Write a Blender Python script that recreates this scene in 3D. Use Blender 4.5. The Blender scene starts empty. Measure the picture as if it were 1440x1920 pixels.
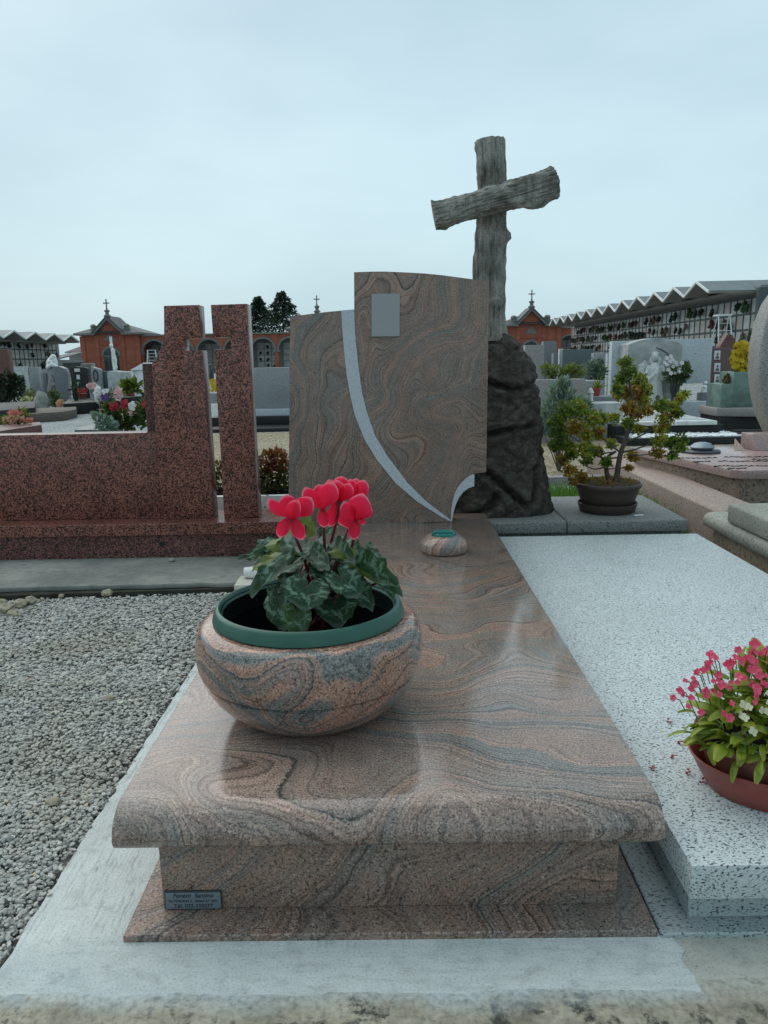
import bpy, bmesh, math, random
import numpy as np
from mathutils import Vector, Matrix, noise
PI = math.pi
random.seed(7); RNG = np.random.default_rng(7)
SC = bpy.context.scene
COL = SC.collection

# ------------------------------------------------------------------ camera, sky, sun, exposure
CAMP = Vector((0.0175, 0.0, 0.94)); F = 1420.0
PITCH, YAW, ROLL = 0.1986, 0.0116, -0.0195
FWD = Vector((-math.sin(YAW)*math.cos(PITCH), math.cos(YAW)*math.cos(PITCH), -math.sin(PITCH)))
_r = Vector((math.cos(YAW), math.sin(YAW), 0)); _u = _r.cross(FWD)
RT = _r*math.cos(ROLL) + _u*math.sin(ROLL); UP = -_r*math.sin(ROLL) + _u*math.cos(ROLL)
cam = bpy.data.objects.new('camera', bpy.data.cameras.new('camera')); COL.objects.link(cam)
m3 = Matrix((RT, UP, -FWD)).transposed()
cam.matrix_world = Matrix.Translation(CAMP) @ m3.to_4x4()
cam.data.sensor_fit = 'HORIZONTAL'; cam.data.sensor_width = 36.0; cam.data.lens = F/1440*36
cam.data.clip_start = 0.02; cam.data.clip_end = 3000
SC.camera = cam

SUN_EL, SUN_AZ = math.radians(50), math.radians(-42)     # azimuth from +Y towards +X
w = bpy.data.worlds.new('World'); SC.world = w; w.use_nodes = True
nt = w.node_tree; nt.nodes.clear()
out = nt.nodes.new('ShaderNodeOutputWorld'); bg = nt.nodes.new('ShaderNodeBackground')
sky = nt.nodes.new('ShaderNodeTexSky'); sky.sky_type = 'NISHITA'; sky.sun_disc = False
sky.sun_elevation = SUN_EL; sky.sun_rotation = SUN_AZ; sky.air_density = 1.0; sky.dust_density = 4.0; sky.ozone_density = 1.0
tc = nt.nodes.new('ShaderNodeTexCoord'); mp = nt.nodes.new('ShaderNodeMapping'); mp.inputs['Scale'].default_value = (1, 1, 2.6)
nz = nt.nodes.new('ShaderNodeTexNoise'); nz.inputs['Scale'].default_value = 1.3; nz.inputs['Detail'].default_value = 5; nz.inputs['Roughness'].default_value = 0.5
rp = nt.nodes.new('ShaderNodeValToRGB')
rp.color_ramp.elements[0].position = 0.36; rp.color_ramp.elements[0].color = (4.2, 6.0, 6.85, 1)
rp.color_ramp.elements[1].position = 0.66; rp.color_ramp.elements[1].color = (6.0, 8.0, 8.7, 1)
mx = nt.nodes.new('ShaderNodeMix'); mx.data_type = 'RGBA'; mx.inputs[0].default_value = 0.80
L = nt.links
L.new(tc.outputs['Generated'], mp.inputs['Vector']); L.new(mp.outputs[0], nz.inputs['Vector'])
L.new(nz.outputs['Fac'], rp.inputs[0]); L.new(sky.outputs[0], mx.inputs[6]); L.new(rp.outputs[0], mx.inputs[7])
L.new(mx.outputs[2], bg.inputs['Color']); bg.inputs['Strength'].default_value = 0.1
L.new(bg.outputs[0], out.inputs[0])
sun = bpy.data.lights.new('sun', 'SUN'); sun.energy = 1.35; sun.angle = math.radians(80); sun.color = (1.0, 0.96, 0.9)
so = bpy.data.objects.new('sun', sun); COL.objects.link(so)
sd = Vector((math.sin(SUN_AZ)*math.cos(SUN_EL), math.cos(SUN_AZ)*math.cos(SUN_EL), math.sin(SUN_EL)))
so.rotation_euler = sd.to_track_quat('Z', 'Y').to_euler()
SC.view_settings.view_transform = 'Standard'; SC.view_settings.look = 'None'
SC.view_settings.exposure = 0.17; SC.view_settings.gamma = 1.0; SC.view_settings.use_curve_mapping = False

# ------------------------------------------------------------------ measuring helpers (a pixel of the photo turned into a point at a known distance / height)
def _ray(px, py): return FWD + RT*((px-720)/F) + UP*((960-py)/F)
def V(px, py, Y): d = _ray(px, py); return CAMP + d*(Y/d.y)
def G(px, py, z=0.0): d = _ray(px, py); return CAMP + d*((z-CAMP.z)/d.z)
def S(px, Y): return px*Y*1.0/F       # metres covered by px pixels at distance Y

# ------------------------------------------------------------------ mesh helpers
ORG = {}
def tagp(o, label=None, cat=None, group=None, kind=None):
    if label: o['label'] = label
    if cat: o['category'] = cat
    if group: o['group'] = group
    if kind: o['kind'] = kind
    return o
def thing(name, label, cat, loc=(0, 0, 0), group=None):
    o = bpy.data.objects.new(name, None); COL.objects.link(o); o.location = loc; o.empty_display_size = .05
    ORG[o.name] = Vector(loc); return tagp(o, label, cat, group)
def link(name, me, parent=None, loc=None):
    o = bpy.data.objects.new(name, me); COL.objects.link(o)
    if parent is not None:
        o.parent = parent; ORG[o.name] = ORG[parent.name].copy()
    if loc is not None: o.location = loc
    return o

class MB:
    def __init__(s): s.v = []; s.f = []; s.t = []; s.uv = None
    def add(s, vs, fs, t=None):
        n = len(s.v); s.v += [tuple(p) for p in vs]; s.f += [tuple(n+i for i in f) for f in fs]
        if t is None: t = .5
        s.t += (list(t) if hasattr(t, '__len__') else [t]*len(vs)); return s
    def box(s, x0, x1, y0, y1, z0, z1, t=None):
        vs = [(x0,y0,z0),(x1,y0,z0),(x1,y1,z0),(x0,y1,z0),(x0,y0,z1),(x1,y0,z1),(x1,y1,z1),(x0,y1,z1)]
        return s.add(vs, [(0,3,2,1),(4,5,6,7),(0,1,5,4),(1,2,6,5),(2,3,7,6),(3,0,4,7)], t)
    def prism(s, pts, d):                      # pts: ring of 3-D points, d: extrusion vector
        n = len(pts); d = Vector(d); a = [Vector(p) for p in pts]; b = [p+d for p in a]
        nrm = Vector((0, 0, 0))
        for i in range(n): nrm += a[i].cross(a[(i+1) % n])
        fs = [tuple(range(n)), tuple(range(2*n-1, n-1, -1))] + [(i, n+i, n+(i+1) % n, (i+1) % n) for i in range(n)]
        if nrm.dot(d) > 0: fs = [tuple(reversed(f)) for f in fs]
        return s.add(a+b, fs)
    def xz(s, pts, y0, y1): return s.prism([(x, y0, z) for x, z in pts], (0, y1-y0, 0))
    def yz(s, pts, x0, x1): return s.prism([(x0, y, z) for y, z in pts], (x1-x0, 0, 0))
    def xy(s, pts, z0, z1): return s.prism([(x, y, z0) for x, y in pts], (0, 0, z1-z0))
    def lathe(s, prof, c, n=32, sx=1, sy=1, cap=True, t=None):
        c = Vector(c); vs = []; fs = []; m = len(prof)
        for r, z in prof:
            for k in range(n):
                a = 2*PI*k/n; vs.append((c.x+r*sx*math.cos(a), c.y+r*sy*math.sin(a), c.z+z))
        for i in range(m-1):
            for k in range(n):
                fs.append((i*n+k, i*n+(k+1) % n, (i+1)*n+(k+1) % n, (i+1)*n+k))
        if cap: fs.append(tuple(reversed(range(n)))); fs.append(tuple((m-1)*n+k for k in range(n)))
        return s.add(vs, fs, t)
    def tube(s, pts, rad, n=8, t=None, cap=True):
        pts = [Vector(p) for p in pts]; m = len(pts)
        if not hasattr(rad, '__len__'): rad = [rad]*m
        vs = []; fs = []; up = None
        for i in range(m):
            d = (pts[min(i+1, m-1)]-pts[max(i-1, 0)]).normalized()
            if up is None:
                up = Vector((0, 0, 1)) if abs(d.z) < .9 else Vector((1, 0, 0))
            x = d.cross(up).normalized(); up = x.cross(d).normalized()
            for k in range(n):
                a = 2*PI*k/n; vs.append(pts[i]+(x*math.cos(a)+up*math.sin(a))*rad[i])
        for i in range(m-1):
            for k in range(n): fs.append((i*n+k, i*n+(k+1) % n, (i+1)*n+(k+1) % n, (i+1)*n+k))
        if cap: fs += [tuple(reversed(range(n))), tuple((m-1)*n+k for k in range(n))]
        return s.add(vs, fs, t)
    def blob(s, c, r, sub=2, amp=0.0, fr=3.0, seed=0, t=None, rot=None):
        vs, fs = ico(sub); c = Vector(c); r = Vector(r if hasattr(r, '__len__') else (r, r, r)); o = []
        for p in vs:
            k = 1+amp*noise.noise(Vector(p)*fr+Vector((seed*7.3, seed*3.1, 0)))
            q = Vector((p[0]*r.x*k, p[1]*r.y*k, p[2]*r.z*k))
            if rot: q = rot @ q
            o.append(c+q)
        return s.add(o, fs, t)
    def leaf(s, p, d, nrm, l, wd, t=.5):      # a folded diamond
        p = Vector(p); d = Vector(d).normalized(); x = d.cross(nrm)
        if x.length < 1e-4: x = d.orthogonal()
        x.normalize(); n2 = x.cross(d)
        return s.add([p, p+d*l*.5+x*wd*.5+n2*wd*.12, p+d*l, p+d*l*.5-x*wd*.5+n2*wd*.12], [(0, 1, 2), (0, 2, 3)], t)
    def rosette(s, c, nrm, r, n=5, t=.5, cup=.25):
        c = Vector(c); nrm = Vector(nrm).normalized(); a = nrm.orthogonal().normalized(); b = nrm.cross(a); ph = random.random()*6
        for k in range(n):
            q = ph+2*PI*k/n; d = a*math.cos(q)+b*math.sin(q); e = nrm.cross(d)
            s.add([c, c+d*r*.6+e*r*.42+nrm*r*cup, c+d*r+nrm*r*cup*1.3, c+d*r*.6-e*r*.42+nrm*r*cup], [(0, 1, 2), (0, 2, 3)], min(1, max(0, t+random.uniform(-.15, .15))))
        return s
    def sheet(s, base, tip, wd, nrm, bend=0, cup=0, prof=None, nu=7, nv=9, t=.5, wave=0, tw=0):
        base = Vector(base); tip = Vector(tip); ax = tip-base; Ln = ax.length; nrm = Vector(nrm)
        x = ax.cross(nrm).normalized(); nn = x.cross(ax).normalized(); vs = []; fs = []
        for j in range(nv):
            q = j/(nv-1); w_ = (prof(q) if prof else math.sin(PI*min(1, q*.94+.03))**.7)*wd*.5
            a = tw*q; xx = x*math.cos(a)+nn*math.sin(a); n2 = nn*math.cos(a)-x*math.sin(a)
            for i in range(nu):
                u = i/(nu-1)*2-1
                vs.append(base+ax*q+xx*(u*w_)+nn*(bend*Ln*math.sin(PI*q))+n2*(cup*u*u*w_+wave*w_*math.sin(q*9+u*2.2)))
        for j in range(nv-1):
            for i in range(nu-1): fs.append((j*nu+i, j*nu+i+1, (j+1)*nu+i+1, (j+1)*nu+i))
        ts = [j/(nv-1) for j in range(nv) for i in range(nu)]
        return s.add(vs, fs, ts if t is None else t)
    def mesh(s, name, org=(0, 0, 0), bevel=0, seg=2, smooth=35):
        me = bpy.data.meshes.new(name); o = Vector(org)
        me.from_pydata([(p[0]-o.x, p[1]-o.y, p[2]-o.z) for p in s.v], [], s.f); me.update()
        if bevel:
            bm = bmesh.new(); bm.from_mesh(me); bm.normal_update()
            ed = [e for e in bm.edges if len(e.link_faces) == 2 and e.calc_face_angle(0) > math.radians(28)]
            bmesh.ops.bevel(bm, geom=ed, offset=bevel, segments=seg, affect='EDGES', clamp_overlap=True, profile=.5)
            bm.to_mesh(me); bm.free()
        else:
            a = me.attributes.new('tint', 'FLOAT', 'POINT'); a.data.foreach_set('value', s.t)
        if s.uv is not None:
            uvl = me.uv_layers.new(name='UVMap'); idx = np.empty(len(me.loops), dtype=np.int32); me.loops.foreach_get('vertex_index', idx)
            uvl.data.foreach_set('uv', np.array(s.uv, dtype=np.float32)[idx].ravel())
        if smooth:
            me.polygons.foreach_set('use_smooth', [True]*len(me.polygons))
            try: me.set_sharp_from_angle(angle=math.radians(smooth))
            except Exception: pass
        return me
    def build(s, name, mat, parent=None, org=None, **k):
        if parent is not None: org = ORG[parent.name]
        if org is None: org = (0, 0, 0)
        me = s.mesh(name, org, **k); me.materials.append(mat)
        o = link(name, me, parent)
        if parent is None: o.location = org; ORG[o.name] = Vector(org)
        return o
_ICO = {}
def ico(sub):
    if sub not in _ICO:
        bm = bmesh.new(); bmesh.ops.create_icosphere(bm, subdivisions=sub, radius=1)
        bm.verts.ensure_lookup_table()
        _ICO[sub] = ([tuple(v.co) for v in bm.verts], [tuple(v.index for v in f.verts) for f in bm.faces]); bm.free()
    return _ICO[sub]
def box(x0, x1, y0, y1, z0, z1): return MB().box(x0, x1, y0, y1, z0, z1)
def rv(): 
    while True:
        v = Vector((random.uniform(-1, 1), random.uniform(-1, 1), random.uniform(-1, 1)))
        if .01 < v.length < 1: return v.normalized()

# ------------------------------------------------------------------ materials
class K:
    def __init__(s, name, rough=.6, spec=.5):
        s.m = bpy.data.materials.new(name); s.m.use_nodes = True; s.nt = s.m.node_tree
        s.b = s.nt.nodes['Principled BSDF']; s.o = s.nt.nodes['Material Output']
        s.b.inputs['Roughness'].default_value = rough; s.b.inputs['Specular IOR Level'].default_value = spec
        s.tc = s.nt.nodes.new('ShaderNodeTexCoord'); s.co = s.tc.outputs['Object']
    def n(s, typ, outp=0, props=None, **kw):
        nd = s.nt.nodes.new('ShaderNode'+typ)
        for k, v in (props or {}).items(): setattr(nd, k, v)
        for k, v in kw.items():
            k = int(k[1:]) if k[0] == '_' else k.replace('_', ' ')
            if isinstance(v, bpy.types.NodeSocket): s.nt.links.new(v, nd.inputs[k])
            else: nd.inputs[k].default_value = v
        return nd.outputs[outp]
    def noise(s, vec, scale, detail=4, rough=.5, dist=0, outp=0): return s.n('TexNoise', outp, Vector=vec, Scale=scale, Detail=detail, Roughness=rough, Distortion=dist)
    def map(s, vec, scale=(1, 1, 1), loc=(0, 0, 0), rot=(0, 0, 0)): return s.n('Mapping', Vector=vec, Scale=scale, Location=loc, Rotation=rot)
    def ramp(s, fac, stops, interp='LINEAR'):
        nd = s.nt.nodes.new('ShaderNodeValToRGB'); s.nt.links.new(fac, nd.inputs[0]); cr = nd.color_ramp; cr.interpolation = interp
        while len(cr.elements) < len(stops): cr.elements.new(.5)
        for e, (p, c) in zip(cr.elements, stops):
            e.position = p; e.color = (c, c, c, 1) if not hasattr(c, '__len__') else (*c, 1)
        return nd.outputs[0]
    def mix(s, fac, a, b, mode='MIX'):
        nd = s.nt.nodes.new('ShaderNodeMix'); nd.data_type = 'RGBA'; nd.blend_type = mode
        for i, v in ((0, fac), (6, a), (7, b)):
            if isinstance(v, bpy.types.NodeSocket): s.nt.links.new(v, nd.inputs[i])
            else: nd.inputs[i].default_value = v if i == 0 else (*v, 1)
        return nd.outputs[2]
    def math(s, op, a, b=0.0, c=0.0): return s.n('Math', props={'operation': op}, _0=a, _1=b, _2=c)
    def vadd(s, a, b, op='ADD'): return s.n('VectorMath', props={'operation': op}, _0=a, _1=b)
    def vscale(s, a, f): return s.n('VectorMath', props={'operation': 'SCALE'}, _0=a, Scale=f)
    def warp(s, vec, scale, amt, detail=2):
        c = s.noise(vec, scale, detail, outp=1)
        return s.vadd(vec, s.vscale(s.vadd(c, (.5, .5, .5), 'SUBTRACT'), amt))
    def color(s, c):
        if isinstance(c, bpy.types.NodeSocket): s.nt.links.new(c, s.b.inputs['Base Color'])
        else: s.b.inputs['Base Color'].default_value = (*c, 1)
        return s
    def rough(s, c): s.nt.links.new(c, s.b.inputs['Roughness']); return s
    def bump(s, h, strength=.3, dist=.002):
        nd = s.nt.nodes.new('ShaderNodeBump'); nd.inputs['Strength'].default_value = strength; nd.inputs['Distance'].default_value = dist
        s.nt.links.new(h, nd.inputs['Height']); s.nt.links.new(nd.outputs[0], s.b.inputs['Normal']); return s
    def attr(s, name='tint', outp=2): return s.n('Attribute', outp, props={'attribute_name': name})
    def translucent(s, col, fac):
        t = s.nt.nodes.new('ShaderNodeBsdfTranslucent'); mxs = s.nt.nodes.new('ShaderNodeMixShader'); mxs.inputs[0].default_value = fac
        if isinstance(col, bpy.types.NodeSocket): s.nt.links.new(col, t.inputs[0])
        else: t.inputs[0].default_value = (*col, 1)
        s.nt.links.new(s.b.outputs[0], mxs.inputs[1]); s.nt.links.new(t.outputs[0], mxs.inputs[2]); s.nt.links.new(mxs.outputs[0], s.o.inputs[0]); return s

def flow_granite(name, rot=(0, 0, 0), loc=(0, 0, 0), scale=1.0, rough=.12, tint=(1, 1, 1), pink=.5, drift=1.15, freq=1.0, contrast=.0, spec=.6, zw=.08, grain=1.0):
    """layered stone: mineral bands follow the contour lines of a smooth folded field, so that they meander and close into whorls"""
    k = K(name, rough, spec)
    p = k.map(k.co, (scale,)*3, loc, rot); pw = k.warp(k.warp(p, 1.6, .30, 1), 8.0, .035, 3)
    f0 = k.noise(k.map(pw, (1, 1, 1.2)), 2.0, 1.3, .45)
    z = k.n('SeparateXYZ', 2, Vector=pw)
    gj = k.noise(k.co, 190/grain, 3, .7); f = k.math('ADD', k.math('ADD', f0, k.math('MULTIPLY', z, drift)), k.math('MULTIPLY', k.math('SUBTRACT', gj, .5), .019/freq))
    def band(mul, det, ro, off): return k.n('TexNoise', 0, props={'noise_dimensions': '1D'}, W=k.math('ADD', k.math('MULTIPLY', f, mul*freq), off), Scale=1.0, Detail=det, Roughness=ro)
    b1 = band(17, 4, .62, 0); b2 = band(58, 3, .6, 7.3); b3 = band(120, 2, .6, 3.1); mot = k.noise(p, 14, 4, .6)
    zone = k.math('ADD', k.math('MULTIPLY', band(9, 2, .5, 11.7), .62), k.math('MULTIPLY', k.noise(pw, 4.2, 3, .55), .38))
    g1, g2, g3 = (.105, .100, .094), (.175, .163, .150), (.245, .220, .195)
    q1, q2, q3 = (.17, .125, .102), (.265, .182, .146), (.37, .245, .192)
    if contrast: g1, g2, g3 = (.12, .119, .117), (.178, .174, .168), (.25, .24, .225); q1, q2, q3 = (.31, .19, .145), (.42, .24, .178), (.49, .31, .235)
    grey = k.ramp(b1, [(.30, g1), (.5, g2), (.66, g3)]); pnk = k.ramp(b1, [(.30, q1), (.5, q2), (.68, q3)])
    c = k.mix(k.ramp(zone, [(pink-zw, 0), (pink+zw, 1)]), grey, pnk)
    calm = k.ramp(k.noise(k.map(pw, loc=(7, 3, 5)), 3.4, 4, .6), [(.38, .35), (.56, 1)])
    c = k.mix(k.math('MULTIPLY', calm, .55), k.mix(k.ramp(zone, [(pink-zw, 0), (pink+zw, 1)]), g2, q2), c)
    c = k.mix(k.math('MULTIPLY', calm, .85), c, k.ramp(b2, [(.33, .30), (.45, 1), (.62, 1.08)]), 'MULTIPLY')
    c = k.mix(k.math('MULTIPLY', k.math('MULTIPLY', k.ramp(b3, [(.60, 0), (.70, 1)]), calm), .35), c, (.40, .345, .30))
    c = k.mix(k.math('MULTIPLY', k.math('MULTIPLY', k.ramp(b3, [(.32, 1), (.40, 0)]), calm), .7), c, (.045, .044, .043))
    c = k.mix(.5, c, k.ramp(mot, [(.32, .72), (.55, 1), (.7, 1.18)]), 'MULTIPLY')
    sp = k.noise(k.co, 290/grain, 2, .6); sp2 = k.noise(k.map(k.co, loc=(3, 5, 1)), 200/grain, 2, .6)
    c = k.mix(.82, c, k.ramp(sp, [(.34, .12), (.46, .95), (.56, 1.05), (.68, 1.65)]), 'MULTIPLY')
    c = k.mix(k.ramp(sp2, [(.62, 0), (.70, .55)]), c, (.50, .44, .38))
    dk = k.noise(k.map(k.co, loc=(9, 2, 4)), 170/grain, 3, .6); c = k.mix(k.ramp(dk, [(.61, 0), (.66, .85)]), c, (.032, .032, .033))
    c = k.mix(1, c, tint, 'MULTIPLY')
    k.color(c); k.rough(k.ramp(sp, [(.3, rough*1.4), (.7, rough*.8)])); return k.m
def fleck_granite(name, base, fleck, scale=(1, 1, 1), size=85, thr=.56, rough=.5, bump=.2, mott=.25):
    k = K(name, rough); p = k.map(k.warp(k.co, 14, .035), scale)
    a = k.noise(p, size, 3, .55); b = k.noise(k.co, size*3.2, 2, .5); g = k.noise(k.co, 3.1, 3)
    c = k.mix(k.ramp(a, [(thr, 0), (thr+.06, 1)]), base, fleck)
    c = k.mix(k.ramp(a, [(thr-.11, 0), (thr-.02, .45), (thr, 0)]), c, [x*.62+y*.3 for x, y in zip(base, fleck)])
    c = k.mix(.6, c, k.ramp(b, [(.3, .62), (.55, 1.08)]), 'MULTIPLY'); c = k.mix(mott, c, k.ramp(g, [(.3, .7), (.65, 1.1)]), 'MULTIPLY')
    k.color(c).bump(b, bump, .0015); return k.m
def cell_granite(name, c1, c2, c3, size=110, rough=.13, bump=0):
    k = K(name, rough); p = k.warp(k.co, 60, .012)
    a = k.noise(p, size, 2, .5); v = k.n('TexVoronoi', 1, Vector=p, Scale=size*1.1)
    g = k.noise(k.co, 7, 3); vv = k.n('SeparateColor', Color=v)
    k.b.inputs['Specular IOR Level'].default_value = .3
    c = k.ramp(a, [(.43, c3), (.475, c1), (.56, c1), (.66, c2)])
    c = k.mix(k.ramp(vv, [(.72, 0), (.76, .75)]), c, c3)
    c = k.mix(.5, c, k.ramp(g, [(.3, .6), (.6, 1.15)]), 'MULTIPLY'); c = k.mix(.4, c, k.ramp(k.noise(k.co, 420, 1), [(.3, .7), (.7, 1.3)]), 'MULTIPLY')
    k.color(c)
    if bump: k.bump(a, bump, .002)
    return k.m
def plain(name, c, rough=.6, var=.25, vs=30, bump=0, spec=.5, metal=0, bs=None):
    k = K(name, rough, spec); nn = k.noise(k.co, vs, 5, .6)
    k.color(k.mix(var, c, k.ramp(nn, [(.3, .45), (.65, 1.25)]), 'MULTIPLY')); k.b.inputs['Metallic'].default_value = metal
    if bump: k.bump(k.noise(k.co, bs or vs*4, 4, .6), bump, .004)
    return k.m
def leafm(name, stops, rough=.45, tr=.22, spec=.4):
    k = K(name, rough, spec); a = k.attr(); c = k.ramp(a, stops); c = k.mix(.35, c, k.ramp(k.noise(k.co, 90, 2), [(.3, .6), (.7, 1.3)]), 'MULTIPLY')
    k.color(c).translucent(k.mix(.5, c, (.35, .42, .05), 'MIX'), tr); return k.m
def petalm(name, stops, tr=.3):
    k = K(name, .5, .3); c = k.ramp(k.attr(), stops); k.color(c).translucent(c, tr); return k.m

M = {}
M['slab'] = flow_granite('flow_granite_slab', rot=(PI/2, 0, .3), loc=(1.7, .4, 2.1), scale=1.15, rough=.13, tint=(1.22, 1.16, 1.13), pink=.50, freq=1.45, zw=.12, spec=.55)
M['head'] = flow_granite('flow_granite_headstone', rot=(.0, 1.15, .4), loc=(5.3, 1.4, .2), scale=1.35, rough=.2, tint=(1.03, .93, .87), pink=.49, freq=1.4, zw=.11, spec=.4)
M['plinth'] = flow_granite('flow_granite_plinth', rot=(.2, .9, .2), loc=(2.1, 7.4, 3.2), scale=1.3, rough=.3, tint=(1.16, 1.07, 1.02), pink=.485, freq=1.3, zw=.12, spec=.4, grain=1.2)
M['bowl'] = flow_granite('flow_granite_bowl', rot=(.45, -.22, 0), loc=(4.4, .9, 8.2), scale=1.5, rough=.13, tint=(1.0, .97, .95), pink=.475, contrast=1, freq=1.8, spec=.5, zw=.045, grain=1.15, drift=1.3)
M['lantern'] = flow_granite('flow_granite_lantern', rot=(.5, .6, 0), loc=(1.1, 2.9, 6.2), scale=2.6, rough=.25, pink=.5, contrast=1, freq=.6)
M['band'] = fleck_granite('pale_sandblasted_band', (.52, .55, .58), (.25, .27, .29), size=260, thr=.58, rough=.8, bump=.5)
M['red'] = cell_granite('red_granite', (.29, .105, .078), (.38, .16, .12), (.022, .016, .014), 165, .24)
M['red_dull'] = cell_granite('red_granite_weathered', (.19, .075, .062), (.27, .12, .095), (.02, .016, .015), 150, .45, .2)
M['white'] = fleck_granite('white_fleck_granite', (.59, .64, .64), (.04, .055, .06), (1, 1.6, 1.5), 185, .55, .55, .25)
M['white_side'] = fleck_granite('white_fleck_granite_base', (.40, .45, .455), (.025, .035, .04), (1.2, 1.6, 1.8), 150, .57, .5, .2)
M['ledge'] = fleck_granite('grey_flamed_granite', (.21, .215, .205), (.045, .05, .05), (1, 1, 1), 170, .55, .75, .6)
M['grey_gran'] = fleck_granite('grey_granite', (.30, .31, .315), (.10, .105, .11), (1, 1, 1), 120, .56, .5, .1)
M['grey_dark'] = fleck_granite('dark_grey_granite', (.16, .17, .175), (.07, .075, .08), (1, 1, 1), 120, .55, .4, .1)
M['grey_light'] = fleck_granite('light_grey_granite', (.47, .515, .54), (.2, .225, .24), (1, 1, 1), 70, .59, .5, .1)
M['taupe'] = fleck_granite('taupe_granite', (.30, .275, .26), (.14, .13, .125), (1, 1, 1), 90, .56, .6, .1)
M['green_slate'] = fleck_granite('green_grey_slate', (.075, .105, .105), (.04, .055, .055), (1, 1, 1), 60, .55, .4, .1)
M['green_marble'] = plain('green_marble', (.13, .20, .17), .35, .7, 9, .0)
M['bed_brown'] = plain('brown_bed_granite', (.12, .10, .08), .8, .6, 20)
M['pink'] = fleck_granite('pink_granite', (.37, .275, .235), (.06, .05, .048), (1, 1, 1), 120, .565, .6, .2)
M['pink_pol'] = fleck_granite('pink_granite_polished', (.37, .26, .24), (.10, .07, .065), (1, 1, 1), 150, .58, .18, 0)
M['pink_dirty'] = fleck_granite('pink_granite_dirty', (.28, .21, .155), (.06, .055, .045), (1, 1, 1), 60, .57, .7, .3, .8)
M['mossy'] = fleck_granite('greenish_weathered_granite', (.36, .355, .30), (.16, .17, .13), (1, 1, 1), 90, .56, .7, .3, .8)
M['egg'] = fleck_granite('rough_rounded_granite', (.315, .305, .285), (.07, .075, .08), (1, 1, 2.2), 75, .56, .6, .3, .6)
M['marble'] = plain('white_marble', (.58, .60, .585), .4, .45, 7)
M['marble_old'] = plain('weathered_marble', (.42, .435, .42), .6, .6, 9, .2)
M['angel'] = plain('carved_marble', (.56, .57, .545), .6, .35, 30, .2)
M['angel_block'] = plain('stained_marble', (.33, .34, .33), .6, .75, 5, .2)
M['statue'] = plain('statue_stone', (.74, .75, .72), .6, .35, 25, .2)
M['black'] = plain('black_granite', (.016, .017, .018), .5, .3, 90, 0, .25)
M['blackstone'] = plain('black_stone_kerb', (.026, .027, .028), .6, .6, 40, .2, .25)
M['dred'] = fleck_granite('dark_red_granite', (.105, .045, .045), (.04, .022, .022), (1, 1, 1), 90, .55, .18, 0)
M['brick'] = None
def brickm():
    k = K('old_red_brick', .85, .2)
    b = k.n('TexBrick', 0, props={'offset': .5}, Vector=k.map(k.co, rot=(PI/2, 0, 0)), Color1=(.32, .088, .052, 1), Color2=(.39, .122, .072, 1), Mortar=(.25, .115, .085, 1), Scale=1.0, Mortar_Size=.008, Brick_Width=.26, Row_Height=.075)
    c = k.mix(.7, b, k.ramp(k.noise(k.co, 1.3, 5, .6), [(.3, .62), (.7, 1.15)]), 'MULTIPLY'); k.color(c); return k.m
M['brick'] = brickm()
M['trim'] = plain('grey_stone_trim', (.17, .165, .15), .8, .4, 3)
M['roof_slate'] = plain('dark_slate_roof', (.06, .066, .072), .6, .5, 6)
M['roof_top'] = plain('metal_roof_sheet', (.13, .16, .165), .5, .4, 3)
M['soffit'] = plain('concrete_soffit', (.20, .19, .165), .85, .35, 2)
M['fascia'] = plain('white_fascia', (.70, .70, .66), .7, .25, 3)
M['niche'] = plain('pale_niche_stone', (.44, .44, .415), .35, .6, 1.7)
M['niche2'] = plain('warm_niche_stone', (.40, .365, .32), .35, .6, 1.7)
M['frame'] = plain('dark_green_niche_frame', (.055, .075, .072), .5, .3, 3)
M['wallgrey'] = plain('grey_render_wall', (.24, .245, .24), .85, .35, 1)
M['archdark'] = plain('grey_gallery_wall', (.20, .21, .21), .85, .3, 1)  # one even grey for the back wall of the galleries
M['glassdark'] = plain('dark_glass', (.03, .04, .045), .1, .2, 2)
M['metal_dark'] = plain('dark_iron', (.03, .033, .035), .5, .3, 30)
M['alu'] = plain('aluminium', (.65, .68, .69), .35, .2, 30, metal=.3)
M['terracotta'] = plain('terracotta_pot', (.28, .065, .045), .55, .25, 20)
M['terra_red'] = plain('red_plastic_pot', (.33, .055, .05), .5, .25, 20)
M['bonsai_pot'] = plain('brown_clay_pot', (.052, .034, .028), .5, .3, 40)
M['bego_pot'] = plain('brown_plastic_pot', (.18, .060, .046), .45, .25, 40, .05)
M['bego_sauc'] = plain('red_brown_saucer', (.30, .062, .046), .42, .25, 40, .05)
M['green_pot'] = plain('green_plastic_pot', (.020, .095, .068), .38, .2, 25, .04)
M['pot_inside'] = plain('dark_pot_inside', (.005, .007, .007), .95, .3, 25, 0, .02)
M['soil'] = plain('dark_soil', (.009, .007, .006), .95, .9, 160, 1.0, .02)
M['soil_brown'] = plain('brown_leaf_litter_soil', (.075, .045, .032), .95, .9, 150, .9)
M['bark'] = plain('twig_bark', (.085, .065, .052), .85, .6, 60, .5)
M['stem_red'] = plain('dark_red_stem', (.11, .012, .016), .4, .2, 60)
M['stem_green'] = plain('green_stem', (.07, .13, .03), .5, .3, 40)
M['plate'] = plain('brushed_zinc_plate', (.22, .265, .30), .35, .15, 60, metal=.4)
M['plate_edge'] = plain('dark_plate_border', (.035, .042, .05), .4, .2, 60)
M['ink'] = plain('black_engraving', (.008, .009, .01), .6, .1, 60)
M['photo_grey'] = plain('plain_grey_enamel', (.31, .31, .31), .5, .04, 10)
M['porcelain'] = plain('pale_porcelain', (.6, .6, .57), .3, .15, 20)
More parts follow.
